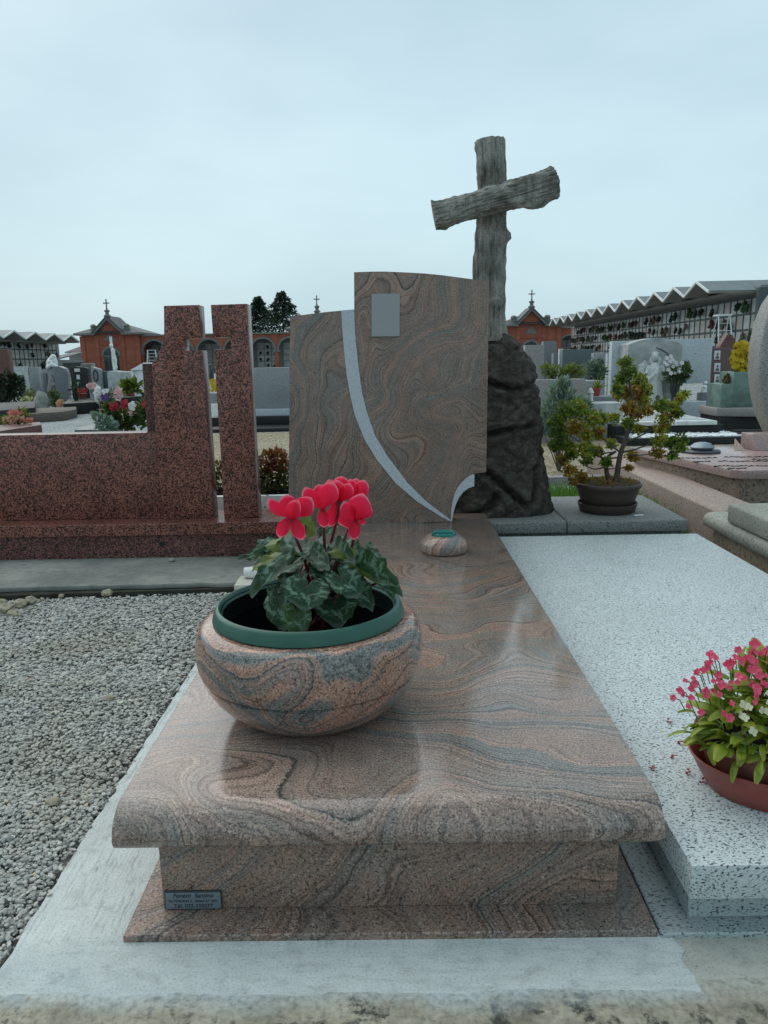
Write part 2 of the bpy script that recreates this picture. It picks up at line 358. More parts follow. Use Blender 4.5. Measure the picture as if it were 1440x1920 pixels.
M['photo_dark'] = plain('portrait_print', (.10, .10, .10), .35, .9, 22)
M['cream'] = plain('cream_plastic', (.60, .58, .49), .5, .2, 30)
M['white_paint'] = plain('white_paint', (.76, .77, .77), .5, .1, 20)
M['turq'] = plain('pale_turquoise_pot', (.36, .52, .51), .4, .2, 20)
M['beige_rock'] = plain('beige_rubble', (.36, .315, .23), .9, .6, 40, .6)
M['boulder'] = plain('grey_boulder', (.30, .30, .265), .9, .8, 10, .6)
M['peb_white'] = plain('white_pebbles', (.78, .79, .80), .6, .3, 60)
def glassm():
    k = K('teal_glass', .03, .5); k.color((.10, .62, .60)); k.b.inputs['Transmission Weight'].default_value = .85; k.b.inputs['IOR'].default_value = 1.45; return k.m
M['teal'] = glassm()

def concrete(name, base, brush=(1, 1, 1), dark=.5, stain=(.4, .38, .33), bs=.35, thr=.6):
    k = K(name, .88, .25); big = k.noise(k.co, 2.3, 5, .6); br = k.noise(k.map(k.co, brush), 14, 5, .65); gr = k.noise(k.co, 260, 3, .6); mid = k.noise(k.co, 24, 5, .65)
    c = k.mix(.55, base, k.ramp(br, [(.32, dark), (.48, 1), (.7, 1.08)]), 'MULTIPLY'); c = k.mix(k.ramp(big, [(thr-.08, 0), (thr+.1, .7)]), c, stain)
    c = k.mix(.5, c, k.ramp(mid, [(.32, .6), (.5, 1.0), (.7, 1.08)]), 'MULTIPLY')
    c = k.mix(.5, c, k.ramp(gr, [(.30, .45), (.48, 1), (.7, 1.12)]), 'MULTIPLY'); k.color(c)
    k.bump(k.mix(.6, gr, br), bs, .004); return k.m
M['conc_old'] = concrete('old_beige_concrete', (.50, .485, .42), (.8, 7, 7), .8, (.36, .37, .34), .4, .55)
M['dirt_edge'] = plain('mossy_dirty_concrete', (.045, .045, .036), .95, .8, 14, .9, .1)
M['conc_pad'] = concrete('weathered_concrete_pad', (.30, .30, .265), (1.6, 4, 4), .5, (.15, .155, .145), .8, .5)
def fresh_concrete():
    k = K('fresh_concrete', .9, .25); y = k.n('SeparateXYZ', 1, Vector=k.co); w_ = k.warp(k.co, 30, .01)
    front = k.ramp(k.math('ADD', y, k.math('MULTIPLY', k.noise(k.co, 9, 3), .05)), [(.52, 1), (.54, 0)])
    nd = front.node; nd.color_ramp.elements[0].position = 1.095; nd.color_ramp.elements[1].position = 1.0
    fm = k.n('MapRange', 0, Value=k.math('ADD', y, k.math('MULTIPLY', k.noise(k.co, 9, 3), .06)), From_Min=1.09, From_Max=1.14, To_Min=1.0, To_Max=0.0)
    br1 = k.noise(k.map(w_, (9, .6, 9)), 15, 5, .68); br2 = k.noise(k.map(w_, (1.2, 8, 8)), 9, 5, .6)
    gr = k.noise(k.co, 240, 3, .6); big = k.noise(k.co, 2.6, 5, .6); mid = k.noise(k.co, 26, 6, .68); pit = k.n('TexVoronoi', 0, Vector=k.co, Scale=75)
    base = k.mix(fm, (.61, .64, .62), (.535, .565, .548))
    c = k.mix(.6, base, k.mix(fm, k.ramp(br1, [(.34, .45), (.47, 1), (.7, 1.08)]), k.ramp(br2, [(.3, .78), (.5, 1), (.7, 1.06)])), 'MULTIPLY')
    c = k.mix(k.ramp(big, [(.50, 0), (.68, .75)]), c, k.mix(fm, (.50, .52, .49), (.40, .455, .455)))
    c = k.mix(.5, c, k.ramp(mid, [(.3, .55), (.48, 1.0), (.7, 1.08)]), 'MULTIPLY'); c = k.mix(.45, c, k.ramp(gr, [(.30, .4), (.48, 1), (.7, 1.15)]), 'MULTIPLY')
    c = k.mix(k.ramp(pit, [(.05, .6), (.10, 0)]), c, (.12, .13, .125)); k.color(c)
    k.bump(k.mix(.5, k.mix(fm, br1, br2), k.mix(.5, gr, mid)), 1.0, .005); return k.m
M['conc_new'] = fresh_concrete()
def sandm():
    k = K('dirty_sand_and_cement', .95, .2); a = k.noise(k.co, 7, 6, .7); b = k.noise(k.co, 90, 5, .7); d = k.noise(k.map(k.co, loc=(4, 2, 0)), 15, 6, .72)
    c = k.ramp(a, [(.35, (.21, .195, .155)), (.52, (.33, .30, .235)), (.66, (.42, .39, .31))])
    c = k.mix(k.ramp(d, [(.53, 0), (.60, .95)]), c, (.06, .062, .052))
    ys = k.n('SeparateXYZ', 1, Vector=k.co); e = k.math('ADD', ys, k.math('MULTIPLY', k.noise(k.co, 6, 5, .65), .09))
    c = k.mix(k.n('MapRange', 0, Value=e, From_Min=.99, From_Max=1.03, To_Min=0.0, To_Max=1.0), c, k.mix(k.n('MapRange', 0, Value=k.math('ADD', k.n('SeparateXYZ', 0, Vector=k.co), k.math('MULTIPLY', k.noise(k.co, 20, 3), .06)), From_Min=.48, From_Max=.51), (.44, .485, .48), (.40, .395, .345)))
    c = k.mix(.75, c, k.ramp(b, [(.32, .5), (.5, 1), (.68, 1.3)]), 'MULTIPLY'); k.color(c).bump(b, .6, .004); return k.m
M['sand'] = sandm()
def gravelm(name, stops, far=False):
    k = K(name, .85, .3)
    if far:
        v = k.n('TexVoronoi', 1, Vector=k.warp(k.co, 30, .03), Scale=38); t = k.n('SeparateColor', Color=v); d = k.n('TexVoronoi', 0, Vector=k.co, Scale=38)
        c = k.mix(.75, k.ramp(t, stops), k.ramp(d, [(.0, 1.15), (.45, .75), (.75, .3)]), 'MULTIPLY')
        c = k.mix(.5, c, k.ramp(k.noise(k.co, 1.1, 5, .6), [(.3, .7), (.7, 1.15)]), 'MULTIPLY'); k.color(c).bump(d, .6, .01)
    else:
        c = k.ramp(k.attr(), stops); c = k.mix(.45, c, k.ramp(k.noise(k.co, 160, 3, .6), [(.3, .55), (.7, 1.3)]), 'MULTIPLY')
        c = k.mix(k.ramp(k.noise(k.co, 1.5, 5, .65), [(.52, 0), (.72, .6)]), c, (.30, .25, .17)); k.color(c)
    return k.m
GS = [(0, (.24, .24, .225)), (.35, (.40, .395, .365)), (.7, (.53, .52, .475)), (.9, (.60, .57, .49)), (1, (.56, .46, .34))]
M['gravel'] = gravelm('gravel_stones', GS)
M['ground'] = gravelm('fine_grey_gravel', [(0, (.24, .26, .26)), (.5, (.37, .39, .39)), (1, (.50, .52, .51))], True)
M['gravel_under'] = gravelm('gravel_underlayer', [(0, (.20, .20, .185)), (1, (.42, .41, .38))], True)
M['gravel_yel'] = gravelm('yellowish_gravel', [(0, (.22, .175, .105)), (.5, (.38, .315, .20)), (1, (.50, .44, .32))], True)
M['path'] = plain('concrete_path', (.34, .36, .36), .9, .4, 3, .2)

def rockm():
    k = K('dark_weathered_rock', .9, .2); a = k.noise(k.co, 5, 6, .65); b = k.noise(k.map(k.warp(k.co, 8, .06), (1, 1, 1.5)), 22, 6, .72); d = k.noise(k.co, 11, 3, .5)
    c = k.ramp(b, [(.3, (.012, .010, .008)), (.5, (.052, .045, .038)), (.66, (.12, .108, .092))]); c = k.mix(k.ramp(a, [(.45, 0), (.7, .5)]), c, (.075, .068, .055))
    c = k.mix(k.ramp(d, [(.70, 0), (.75, .85)]), c, (.20, .19, .165)); k.color(c).bump(b, .9, .012); return k.m
M['rock'] = rockm()
def logm():
    k = K('cement_bark_log', .9, .2); a = k.noise(k.co, 210, 3, .6); b = k.noise(k.co, 9, 5, .65); d = k.noise(k.map(k.co, (40, 40, 6)), 1, 5, .6)
    c = k.ramp(b, [(.32, (.135, .125, .105)), (.5, (.25, .24, .21)), (.68, (.36, .35, .31))]); c = k.mix(.75, c, k.ramp(d, [(.32, .42), (.5, 1), (.7, 1.15)]), 'MULTIPLY')
    c = k.mix(.7, c, k.ramp(a, [(.34, .3), (.5, 1), (.66, 1.35)]), 'MULTIPLY'); k.color(c).bump(a, .5, .004); return k.m
M['log'] = logm()
def cyc_leaf(gain=1.0, nm='cyclamen_leaf'):
    k = K(nm, .5, .25); uv = k.tc.outputs['UV']
    s = k.n('SeparateXYZ', 0, Vector=uv); sy = k.n('SeparateXYZ', 1, Vector=uv)
    x = k.math('SUBTRACT', s, .5); y = k.math('SUBTRACT', sy, .35)
    r = k.math('SQRT', k.math('ADD', k.math('MULTIPLY', k.math('MULTIPLY', x, x), 1.5), k.math('MULTIPLY', y, y)))
    ang = k.math('ARCTAN2', x, y)
    nz_ = k.noise(uv, 5, 3, .6)
    rr = k.math('ADD', r, k.math('MULTIPLY', k.math('SUBTRACT', nz_, .5), .22))
    lobes = k.math('MULTIPLY', k.math('SINE', k.math('MULTIPLY', ang, 9)), .012); rr2 = k.math('ADD', rr, lobes)
    ring = k.math('MULTIPLY', k.ramp(rr2, [(.17, 0), (.24, 1), (.33, 1), (.40, 0)]), k.ramp(k.noise(uv, 11, 2, .5, .6), [(.44, .0), (.56, 1)]))
    vein = k.ramp(k.math('ABSOLUTE', k.math('SINE', k.math('ADD', k.math('MULTIPLY', ang, 4.5), k.math('MULTIPLY', nz_, 1.6)))), [(0, 1), (.09, 0)])
    edge = k.ramp(rr, [(.46, 0), (.60, .8)])
    base = k.mix(k.ramp(nz_, [(.3, 0), (.7, 1)]), (.006*gain**2, .026*gain, .014*gain**.5), (.014*gain**2, .052*gain, .022*gain**.5))
    c = k.mix(k.math('MULTIPLY', ring, .75), base, (.15, .245, .18)); c = k.mix(k.math('MULTIPLY', vein, .75), c, (.19, .30, .21)); c = k.mix(edge, c, (.065, .095, .08))
    back = k.n('NewGeometry', 6)
    c = k.mix(back, c, (.085, .125, .028)); k.color(c).translucent(k.mix(.5, c, (.18, .30, .03)), .16)
    k.nt.nodes['Principled BSDF'].inputs['Coat Weight'].default_value = .0
    return k.m
M['cyc'] = cyc_leaf()
M['cyc_bright'] = cyc_leaf(1.9, 'bright_cyclamen_leaf')
M['cyc_young'] = leafm('young_green_leaf', [(0, (.03, .09, .015)), (1, (.10, .19, .04))])
M['cyc_olive'] = leafm('olive_leaf_underside', [(0, (.06, .085, .015)), (1, (.13, .17, .035))])
def petal_hero():
    k = K('crimson_petal', .42, .3); a = k.attr(); c = k.ramp(a, [(0, (.30, .001, .012)), (.3, (.66, .005, .032)), (.8, (.82, .02, .085)), (1, (.92, .36, .44))])
    c = k.mix(.3, c, k.ramp(k.noise(k.map(k.co, (1, 1, .25)), 110, 2), [(.3, .75), (.7, 1.15)]), 'MULTIPLY'); k.color(c).translucent(k.mix(.6, c, (1.0, .03, .10)), .42); k.bump(k.noise(k.map(k.co, (1, 1, .3)), 160, 3, .6), .35, .003); return k.m
M['petal'] = petal_hero()
M['bego_leaf'] = leafm('fleshy_green_leaf', [(0, (.04, .10, .012)), (.5, (.13, .22, .022)), (.8, (.30, .36, .04)), (1, (.40, .33, .07))], .35, .28)
M['bego_pink'] = petalm('pink_flower', [(0, (.62, .04, .10)), (.5, (.88, .10, .20)), (1, (.90, .32, .38))])
M['bego_white'] = petalm('cream_flower', [(0, (.62, .60, .34)), (1, (.82, .80, .62))])
M['mix_leaf'] = leafm('shrub_leaf', [(0, (.012, .03, .01)), (.5, (.035, .075, .018)), (1, (.085, .13, .03))])
M['dark_leaf'] = leafm('dark_bush_leaf', [(0, (.004, .009, .006)), (1, (.016, .035, .014))], .5, .05)
M['conifer'] = leafm('conifer_needles', [(0, (.010, .026, .020)), (1, (.040, .075, .055))], .6, .05)
M['grey_leaf'] = leafm('grey_green_leaf', [(0, (.05, .095, .075)), (.6, (.17, .25, .21)), (1, (.36, .45, .41))])
M['hedge_leaf'] = leafm('yellow_green_juniper', [(0, (.035, .06, .01)), (.6, (.14, .18, .025)), (1, (.26, .29, .05))])
M['bonsai_leaf'] = leafm('autumn_bonsai_leaf', [(0, (.03, .075, .012)), (.25, (.14, .22, .025)), (.55, (.36, .33, .035)), (.75, (.34, .18, .024)), (1, (.22, .08, .02))], .5, .3)
M['red_leaf'] = leafm('dark_red_leaf', [(0, (.006, .010, .006)), (.45, (.014, .016, .008)), (.65, (.09, .012, .011)), (1, (.24, .022, .02))])
M['grass'] = leafm('bright_grass', [(0, (.014, .07, .01)), (.6, (.04, .22, .025)), (1, (.10, .32, .04))], .5, .3)
M['yellow_fl'] = petalm('yellow_chrysanthemum', [(0, (.42, .28, .01)), (1, (.66, .50, .03))])
M['white_fl'] = petalm('white_flower', [(0, (.55, .55, .52)), (1, (.80, .80, .80))])
M['red_fl'] = petalm('red_flower', [(0, (.25, .015, .03)), (1, (.55, .04, .06))])
M['pink_fl'] = petalm('pale_pink_flower', [(0, (.55, .30, .30)), (1, (.75, .55, .55))])
M['purple_fl'] = petalm('purple_flower', [(0, (.10, .04, .2)), (1, (.22, .10, .38))])
M['coral_fl'] = petalm('coral_flower', [(0, (.50, .12, .09)), (1, (.66, .30, .22))])
M['peach_fl'] = petalm('peach_flower', [(0, (.48, .25, .14)), (1, (.66, .42, .27))])
M['dull_fl'] = petalm('dull_dark_red_flower', [(0, (.09, .035, .035)), (1, (.27, .09, .08))])
M['rust_fl'] = petalm('faded_brown_flower', [(0, (.10, .08, .065)), (1, (.34, .22, .19))])
M['lime_fl'] = petalm('pale_yellow_flower', [(0, (.35, .38, .12)), (1, (.60, .62, .30))])

# ------------------------------------------------------------------ THE GROUND
def structure(name, mb, mat, org=(0, 0, 0), **k):
    o = mb.build(name, mat, org=org, **k); o['kind'] = 'structure'; return o
structure('ground', MB().add([(-260, -40, -.032), (260, -40, -.032), (260, 320, -.032), (-260, 320, -.032)], [(0, 1, 2, 3)]), M['ground'])
def edge_poly(x0, x1, y0, y1, jit, n=40, seed=1):
    r = random.Random(seed); top = [(x1-(x1-x0)*i/n, y1) for i in range(n+1)]
    bot = [(x0+(x1-x0)*i/n, y0+jit*(noise.noise(Vector((i*.35, seed, 0)))+.4*noise.noise(Vector((i*1.3, seed, 3))))) for i in range(n+1)]
    return bot+top
# fresh concrete round the tomb: a brushed left strip, a front strip; the older beige strip to the right, with a ragged joint between
jx = [(.468+.016*noise.noise(Vector((j*1.1, 9, 0))), .97+j*.018) for j in range(7)]
fp = [(-.64+(.468+.64)*i/60, .978+.004*noise.noise(Vector((i*.5, 2, 0)))) for i in range(60)]+jx+[(.468, 1.1), (-.445, 1.1), (-.445, 3.02)]+[(-.62+.010*noise.noise(Vector((i*.9, 5, 0))), 3.02-(3.02-1.0)*i/60) for i in range(60)]
structure('concrete_strip', MB().xy(fp, -.12, 0), M['conc_new'])
op = jx[:1]+[(.49+(2.6-.49)*i/40, .982+.004*noise.noise(Vector((i*.5, 12, 0)))) for i in range(1, 41)]+[(2.6, 1.1), (.468, 1.1)]+list(reversed(jx[1:]))
structure('concrete_strip', MB().xy(op, -.12, -.0025), M['conc_old'])
structure('concrete_strip', MB().box(.445, 2.6, 1.1, 3.46, -.12, -.022), M['conc_old'])
# sandy dirt in front of the concrete
mb = MB(); nx, ny = 260, 70; vs = []; fs = []
for j in range(ny):
    for i in range(nx):
        x = -1.4+3.2*i/(nx-1); y = .55+.50*j/(ny-1)
        ed = .968+.012*noise.noise(Vector((x*3.1, 3, 0)))+.005*noise.noise(Vector((x*11, 7, 0)))+.002*noise.noise(Vector((x*40, 9, 0)))
        am = min(1, max(.12, (ed-y)/.05)); h = .0012+am*(.006*noise.noise(Vector((x*6, y*6, 1)))+.003*noise.noise(Vector((x*25, y*25, 4)))+.002*noise.noise(Vector((x*80, y*80, 2))))-max(0, y-ed)*.09-(.02 if y > 1.02 else 0)
        vs.append((x, y, h))
for j in range(ny-1):
    for i in range(nx-1): fs.append((j*nx+i, j*nx+i+1, (j+1)*nx+i+1, (j+1)*nx+i))
structure('dirt_path', mb.add(vs, fs), M['sand'], smooth=80)
# ground under the stones
structure('gravel_bed', MB().add([(-4.2, .6, -.018), (-.60, .6, -.018), (-.60, 3.2, -.018), (-4.2, 3.2, -.018)], [(0, 1, 2, 3)]), M['gravel_under'])
# concrete pad under the red monument
pp = [(-5.2, 3.5), (-5.2, 2.9)]+[(-5.2+(5.2-.56)*i/60, 2.66+(.415)*i/60+.012*noise.noise(Vector((i*.8, 21, 0)))) for i in range(61)]+[(-.56, 3.5)]
pp = [(-5.2+(5.2-.56)*i/60, 3.075-.088*(1-i/60)*4.64/1.0*.25+.016*noise.noise(Vector((i*.8, 21, 0)))+.008*noise.noise(Vector((i*2.9, 4, 0)))) for i in range(61)]+[(-.56, 4.4), (-5.2, 4.4)]
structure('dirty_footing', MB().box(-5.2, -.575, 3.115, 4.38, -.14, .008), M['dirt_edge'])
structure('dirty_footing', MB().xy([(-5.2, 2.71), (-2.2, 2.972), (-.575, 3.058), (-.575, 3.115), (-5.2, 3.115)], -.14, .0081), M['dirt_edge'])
structure('concrete_pad', MB().xy(pp, .008, .03), M['conc_pad'], bevel=.006, seg=2)
for pts, z in (([(-2.6, 5.3), (-.2, 5.3), (-.2, 10.5), (-2.6, 10.5)], -.02), ([(1.0, 5.8), (3.0, 5.8), (2.9, 8.8), (1.1, 8.8)], -.02), ([(3.4, 7.9), (6.5, 7.9), (6.5, 10.4), (4.2, 10.4)], -.02)):
    structure('gravel_bed', MB().add([(x, y, z) for x, y in pts], [(0, 1, 2, 3)]), M['gravel_yel'])

# ------------------------------------------------------------------ FAR BUILDINGS
# folded-plate columbaria on both sides
BOUQ = []
for i in range(5):
    mb = MB(); random.seed(50+i)
    for q in range(8):
        mb.blob((random.uniform(-.12, .12), -.12+random.uniform(-.05, .03), random.uniform(-.14, .14)), random.uniform(.05, .10), 1, .3, 3, q)
    me = mb.mesh('bouquet'); me.materials.append([M['dark_leaf'], M['mix_leaf'], M['dull_fl'], M['conifer'], M['rust_fl']][i]); BOUQ.append(me)
random.seed(11)
def niche_mesh(wd, ht, mat):
    me = box(-wd/2, wd/2, 0, .05, -ht/2, ht/2).mesh('niche', bevel=.01, seg=1); me.materials.append(mat); return me
def columbarium(label, xw, side, y0, y1, ztop, rows, rh, pitch, xe, eave0, folds, fp_, pk, vl, flowers):
    # side=-1: niches look towards -X (the block stands to the right)
    root = thing('columbarium', label, 'building', (xw, y0, 0))
    back = xw-side*3.4
    a, b = sorted((xw-side*.10, back))
    MB().box(a, b, y0, y1, -.1, ztop+.45).build('wall', M['wallgrey'], root)
    rot = PI/2*(-side) if False else (PI/2 if side > 0 else -PI/2)
    n = int((y1-y0)/pitch)
    meA, meB = niche_mesh(pitch-.07, rh-.08, M['niche']), niche_mesh(pitch-.07, rh-.08, M['niche2'])
    hb = box(0, .10, y0, y0+n*pitch, -.03, .03)
    for r in range(rows+1):
        z = ztop-r*rh; x = sorted((xw-side*.095, xw-side*.035)); MB().box(x[0], x[1], y0, y0+n*pitch, z-.03, z+.03).build('frame_bar', M['frame'], root)
    vb = None
    for c in range(n+1):
        x = sorted((xw-side*.09, xw-side*.045))
        if vb is None:
            o = MB().box(x[0], x[1], y0-.02, y0+.02, ztop-rows*rh, ztop).build('frame_bar', M['frame'], root); vb = o.data
        else:
            o = link('frame_bar', vb, root, (0, c*pitch, 0))
    for r in range(rows):
        for c in range(n):
            o = link('niche', meA if random.random() < .6 else meB, root, (-side*.07, (c+.5)*pitch, ztop-(r+.5)*rh)); o.rotation_euler.z = rot
            if random.random() < flowers:
                q = link('bouquet', random.choice(BOUQ), o, (random.uniform(-.08, .08), 0, random.uniform(-.12, .05))); q.scale = [random.uniform(.9, 1.35)]*3
    # folded roof: every fold a piece of its own with its white edge
    for i in range(folds):
        ya = eave0+i*fp_; ym = ya+fp_/2; yb = ya+fp_
        th = .10; zb = .55  # the folds run back almost level
        f = MB()
        x0, x1 = xe, back
        for (p, q, zp, zq) in ((ya, ym, vl, pk), (ym, yb, pk, vl)):
            f.prism([(x0, p, zp), (x0, q, zq), (x0, q, zq-th), (x0, p, zp-th)], (x1-x0, 0, 0))
        o = f.build('roof_fold', M['soffit'], root)
        t = MB()
        for (p, q, zp, zq) in ((ya, ym, vl, pk), (ym, yb, pk, vl)):
            t.add([(x0-side*.02, p, zp+.012), (x1, p, zp+.012), (x1, q, zq+.012), (x0-side*.02, q, zq+.012)], [(0, 1, 2, 3)])
        t.build('roof_sheet', M['roof_top'], o)
        e = MB()
        for (p, q, zp, zq) in ((ya, ym, vl, pk), (ym, yb, pk, vl)):
            e.prism([(x0, p, zp+.02), (x0, q, zq+.02), (x0, q, zq-.07), (x0, p, zp-.07)], (side*.07, 0, 0))
        e.build('eave_edge', M['fascia'], o)
    # flat ceiling slab behind the eave, over the niches
    a, b = sorted((xe-side*.9, back)); MB().box(a, b, eave0+.05, eave0+folds*fp_-.05, vl-.16, vl-.05).build('ceiling_slab', M['soffit'], root)
    return root
random.seed(21)
colR = columbarium('long columbarium with zigzag roof edge and flower-dotted niches behind the angel tomb', 15.0, -1, 32.0, 64.6, 3.17, 4, .65, .655, 13.1, 32.2, 12, 2.62, 3.93, 3.43, .62)
MB().box(14.9, 18.4, 31.7, 31.95, -.1, 3.5).build('end_wall', M['frame'], colR)
random.seed(22)
colL = columbarium('columbarium with zigzag roof edge at the left edge behind the round bush', -24.0, 1, 39.6, 56.3, 2.66, 4, .62, .62, -22.2, 39.0, 6, 2.72, 3.06, 2.62, .45)

# arched gallery and chapels
def arch_ring(cx, r, z0, zs_, n=20): return [(cx+r*math.cos(PI*i/n), zs_+r*math.sin(PI*i/n)) for i in range(n+1)]
def gallery(label, x0, x1, Y, centers, zc, zsp, r, ztop):
    g = thing('arched_gallery', label, 'building', ((x0+x1)/2, Y, 0))
    pts = [(x0, -.1), (x0, ztop), (x1, ztop), (x1, -.1)]
    for c in sorted(centers, reverse=True):
        pts += [(c+r, -.1), (c+r, zsp)]+[(c+r*math.cos(PI*i/18), zsp+r*math.sin(PI*i/18)) for i in range(1, 18)]+[(c-r, zsp), (c-r, -.1)]
    MB().xz(pts, Y, Y+.45).build('wall', M['brick'], g)
    MB().box(x0, x1, Y-.18, Y+3.6, ztop, ztop+.14).build('cornice', M['trim'], g)
    MB().box(x0, x1, Y+3.0, Y+3.3, -.1, ztop).build('back_wall', M['archdark'], g)
    MB().box(x0, x1, Y+.45, Y+3.0, ztop-.15, ztop).build('ceiling', M['soffit'], g)
    for c in centers:
        pr = [(c+(r+.17)*math.cos(PI*i/18), zsp+(r+.17)*math.sin(PI*i/18)) for i in range(19)]+[(c+(r-.01)*math.cos(PI*i/18), zsp+(r-.01)*math.sin(PI*i/18)) for i in range(18, -1, -1)]
        MB().xz(pr, Y-.06, Y+.2).build('arch_trim', M['trim'], g)
        for q in (-1, 1):
            MB().box(c+q*(r+.02)-.14, c+q*(r+.02)+.14, Y-.07, Y+.47, zsp-.16, zsp).build('capital', M['trim'], g)
        for a in range(3):
            for b in range(4):
                if zsp+r-.35-b*.62 < .2: continue
                o = box(c-1.05+a*.72, c-1.05+a*.72+.64, Y+2.94, Y+2.985, zsp+r-.9-b*.62, zsp+r-.9-b*.62+.55).build('niche', M['niche'], g)
                if random.random() < .5:
                    mb = MB()
                    for q in range(4): mb.blob((c-.73+a*.72+random.uniform(-.12, .12), Y+2.85, zsp+r-.75-b*.62+random.uniform(-.1, .1)), .1, 1, .3, 3, q)
                    mb.build('bouquet', random.choice([M['dark_leaf'], M['metal_dark'], M['conifer']]), o)
    return g
random.seed(31)
YG = 75.0
gx = [V(p, 650, YG).x for p in (287, 338, 390, 441, 492, 543)]
gal = gallery('long brick gallery of round arches seen behind the twin red pillars', V(258, 650, YG).x, V(560, 650, YG).x, YG+.3, gx, 0, 2.05, 1.12, 3.6)
gx2 = [V(p, 650, YG).x for p in (1070, 1122)]
gal2 = gallery('short brick gallery arch between the right chapel and the zigzag roofs', V(1046, 650, YG).x, V(1150, 650, YG).x, YG+.3, gx2, 0, 1.75, 1.12, 3.55)
def chapel(label, cx, Y, zoff=0.0, win_h=2.5):
    c = thing('brick_chapel', label, 'building', (cx, Y, 0)); z = zoff
    W = 2.72
    MB().xz([(cx-W, -.1), (cx+W, -.1), (cx+W, 3.8+z), (cx+1.22, 3.9+z), (cx, 5.25+z), (cx-1.22, 3.9+z), (cx-W, 3.8+z)], Y, Y+.4).build('front_wall', M['brick'], c)
    MB().box(cx-W, cx+W, Y+.4, Y+5.4, -.1, 3.8+z).build('side_walls', M['brick'], c)
    for s in (-1, 1):
        MB().box(cx+s*W*.98-.22, cx+s*W*.98+.22, Y-.09, Y+.3, -.1, 3.72+z).build('pilaster', M['brick'], c)
        MB().box(cx+s*1.25-.16, cx+s*1.25+.16, Y-.09, Y+.3, -.1, 3.8+z).build('pilaster', M['brick'], c)
        # eave cornice and raking gable cornice
        a, b = sorted((cx+s*(W+.62), cx+s*1.28)); MB().box(a, b, Y-.5, Y+5.6, 3.8+z, 3.98+z).build('cornice', M['trim'], c)
        MB().xz([(cx+s*1.72, 3.80+z), (cx, 5.46+z), (cx, 5.22+z), (cx+s*1.50, 3.74+z)], Y-.4, Y+.6).build('gable_cornice', M['trim'], c)
        MB().xz([(cx+s*1.80, 3.86+z), (cx, 5.62+z), (cx, 5.47+z), (cx+s*1.72, 3.81+z)], Y-.46, Y+3.4).build('gable_roof', M['roof_slate'], c)
        MB().lathe([(.27, 0), (.27, .62), (.31, .64), (.31, .72), (.20, .86), (.0, .92)], (cx+s*1.62, Y+.35, 3.95+z), 8).build('pinnacle', M['trim'], c)
    e = W+.62; zt = 3.98+z
    MB().add([(cx-e, Y-.5, zt), (cx+e, Y-.5, zt), (cx+e, Y+5.6, zt), (cx-e, Y+5.6, zt), (cx-.3, Y+2.3, zt+1.12), (cx+.3, Y+2.3, zt+1.12)],
             [(0, 1, 5, 4), (1, 2, 5), (2, 3, 4, 5), (3, 0, 4), (3, 2, 1, 0)]).build('roof', M['roof_slate'], c, smooth=0)
    MB().lathe([(.34, 0), (.34, .12), (.20, .2), (.16, .40), (.26, .50), (.26, .60), (.1, .66), (.08, .8)], (cx, Y-.1, 5.5+z), 10).build('cross_base', M['trim'], c)
    cb = box(cx-.05, cx+.05, Y-.15, Y-.05, 6.25+z, 7.15+z).box(cx-.30, cx+.30, Y-.148, Y-.052, 6.72+z, 6.82+z).build('cross', M['trim'], c)
    # door recess with arch
    pr = [(cx+.72*math.cos(PI*i/16), win_h-.72+.72*math.sin(PI*i/16)) for i in range(17)]
    MB().xz([(cx+.72, .0)]+pr+[(cx-.72, .0)], Y-.03, Y+.02).build('arched_opening', M['glassdark'], c)
    po = [(cx+.95*math.cos(PI*i/16), win_h-.72+.95*math.sin(PI*i/16)) for i in range(17)]+list(reversed([(cx+.73*math.cos(PI*i/16), win_h-.72+.73*math.sin(PI*i/16)) for i in range(17)]))
    MB().xz(po, Y-.08, Y+.01).build('arch_trim', M['trim'], c)
    mb = MB()
    for q in (-.24, 0, .24): mb.box(cx+q-.02, cx+q+.02, Y-.055, Y-.032, .0, win_h-.1)
    mb.box(cx-.7, cx+.7, Y-.06, Y-.034, win_h-.76, win_h-.68); mb.build('window_bars', M['trim'], c)
    MB().box(cx-.95, cx+.95, Y-.1, Y-.0, win_h+.36, win_h+.46).build('string_course', M['brick'], c)
    MB().xz([(cx-.62, win_h+.75), (cx+.62, win_h+.75), (cx, win_h+1.5)], Y-.06, Y+.01).build('pediment', M['trim'], c)
    return c
ch1 = chapel('brick chapel with slate roof and small cross standing left behind the red pillars', V(207, 650, YG).x, YG, -.02)
ch2 = chapel('brick chapel of which only the gable tip and cross show above the headstone', V(597, 650, YG+4).x, YG+4, .25)
ch3 = chapel('brick chapel with slate roof and cross right of the log cross', V(995, 650, YG).x, YG, .02, 2.35)

# low grey building left of the chapel
p0, p1 = V(112, 660, 66), V(156, 660, 71)
lb = thing('low_building', 'low grey flat-roofed building between the left columbarium and brick chapel', 'building', (p0.x, 66, 0))
MB().box(p0.x-1, p1.x, 66, 71, -.1, 1.45).build('wall', M['wallgrey'], lb)
MB().prism([(p0.x-1, 65.4, 1.45), (p1.x, 65.4, 1.45), (p1.x, 71, 2.05), (p0.x-1, 71, 2.05)], (0, 0, .1)).build('roof', M['soffit'], lb)
MB().box(p0.x+.2, p0.x+2.0, 65.9, 66.02, .0, 1.2).build('shutter', M['metal_dark'], lb)
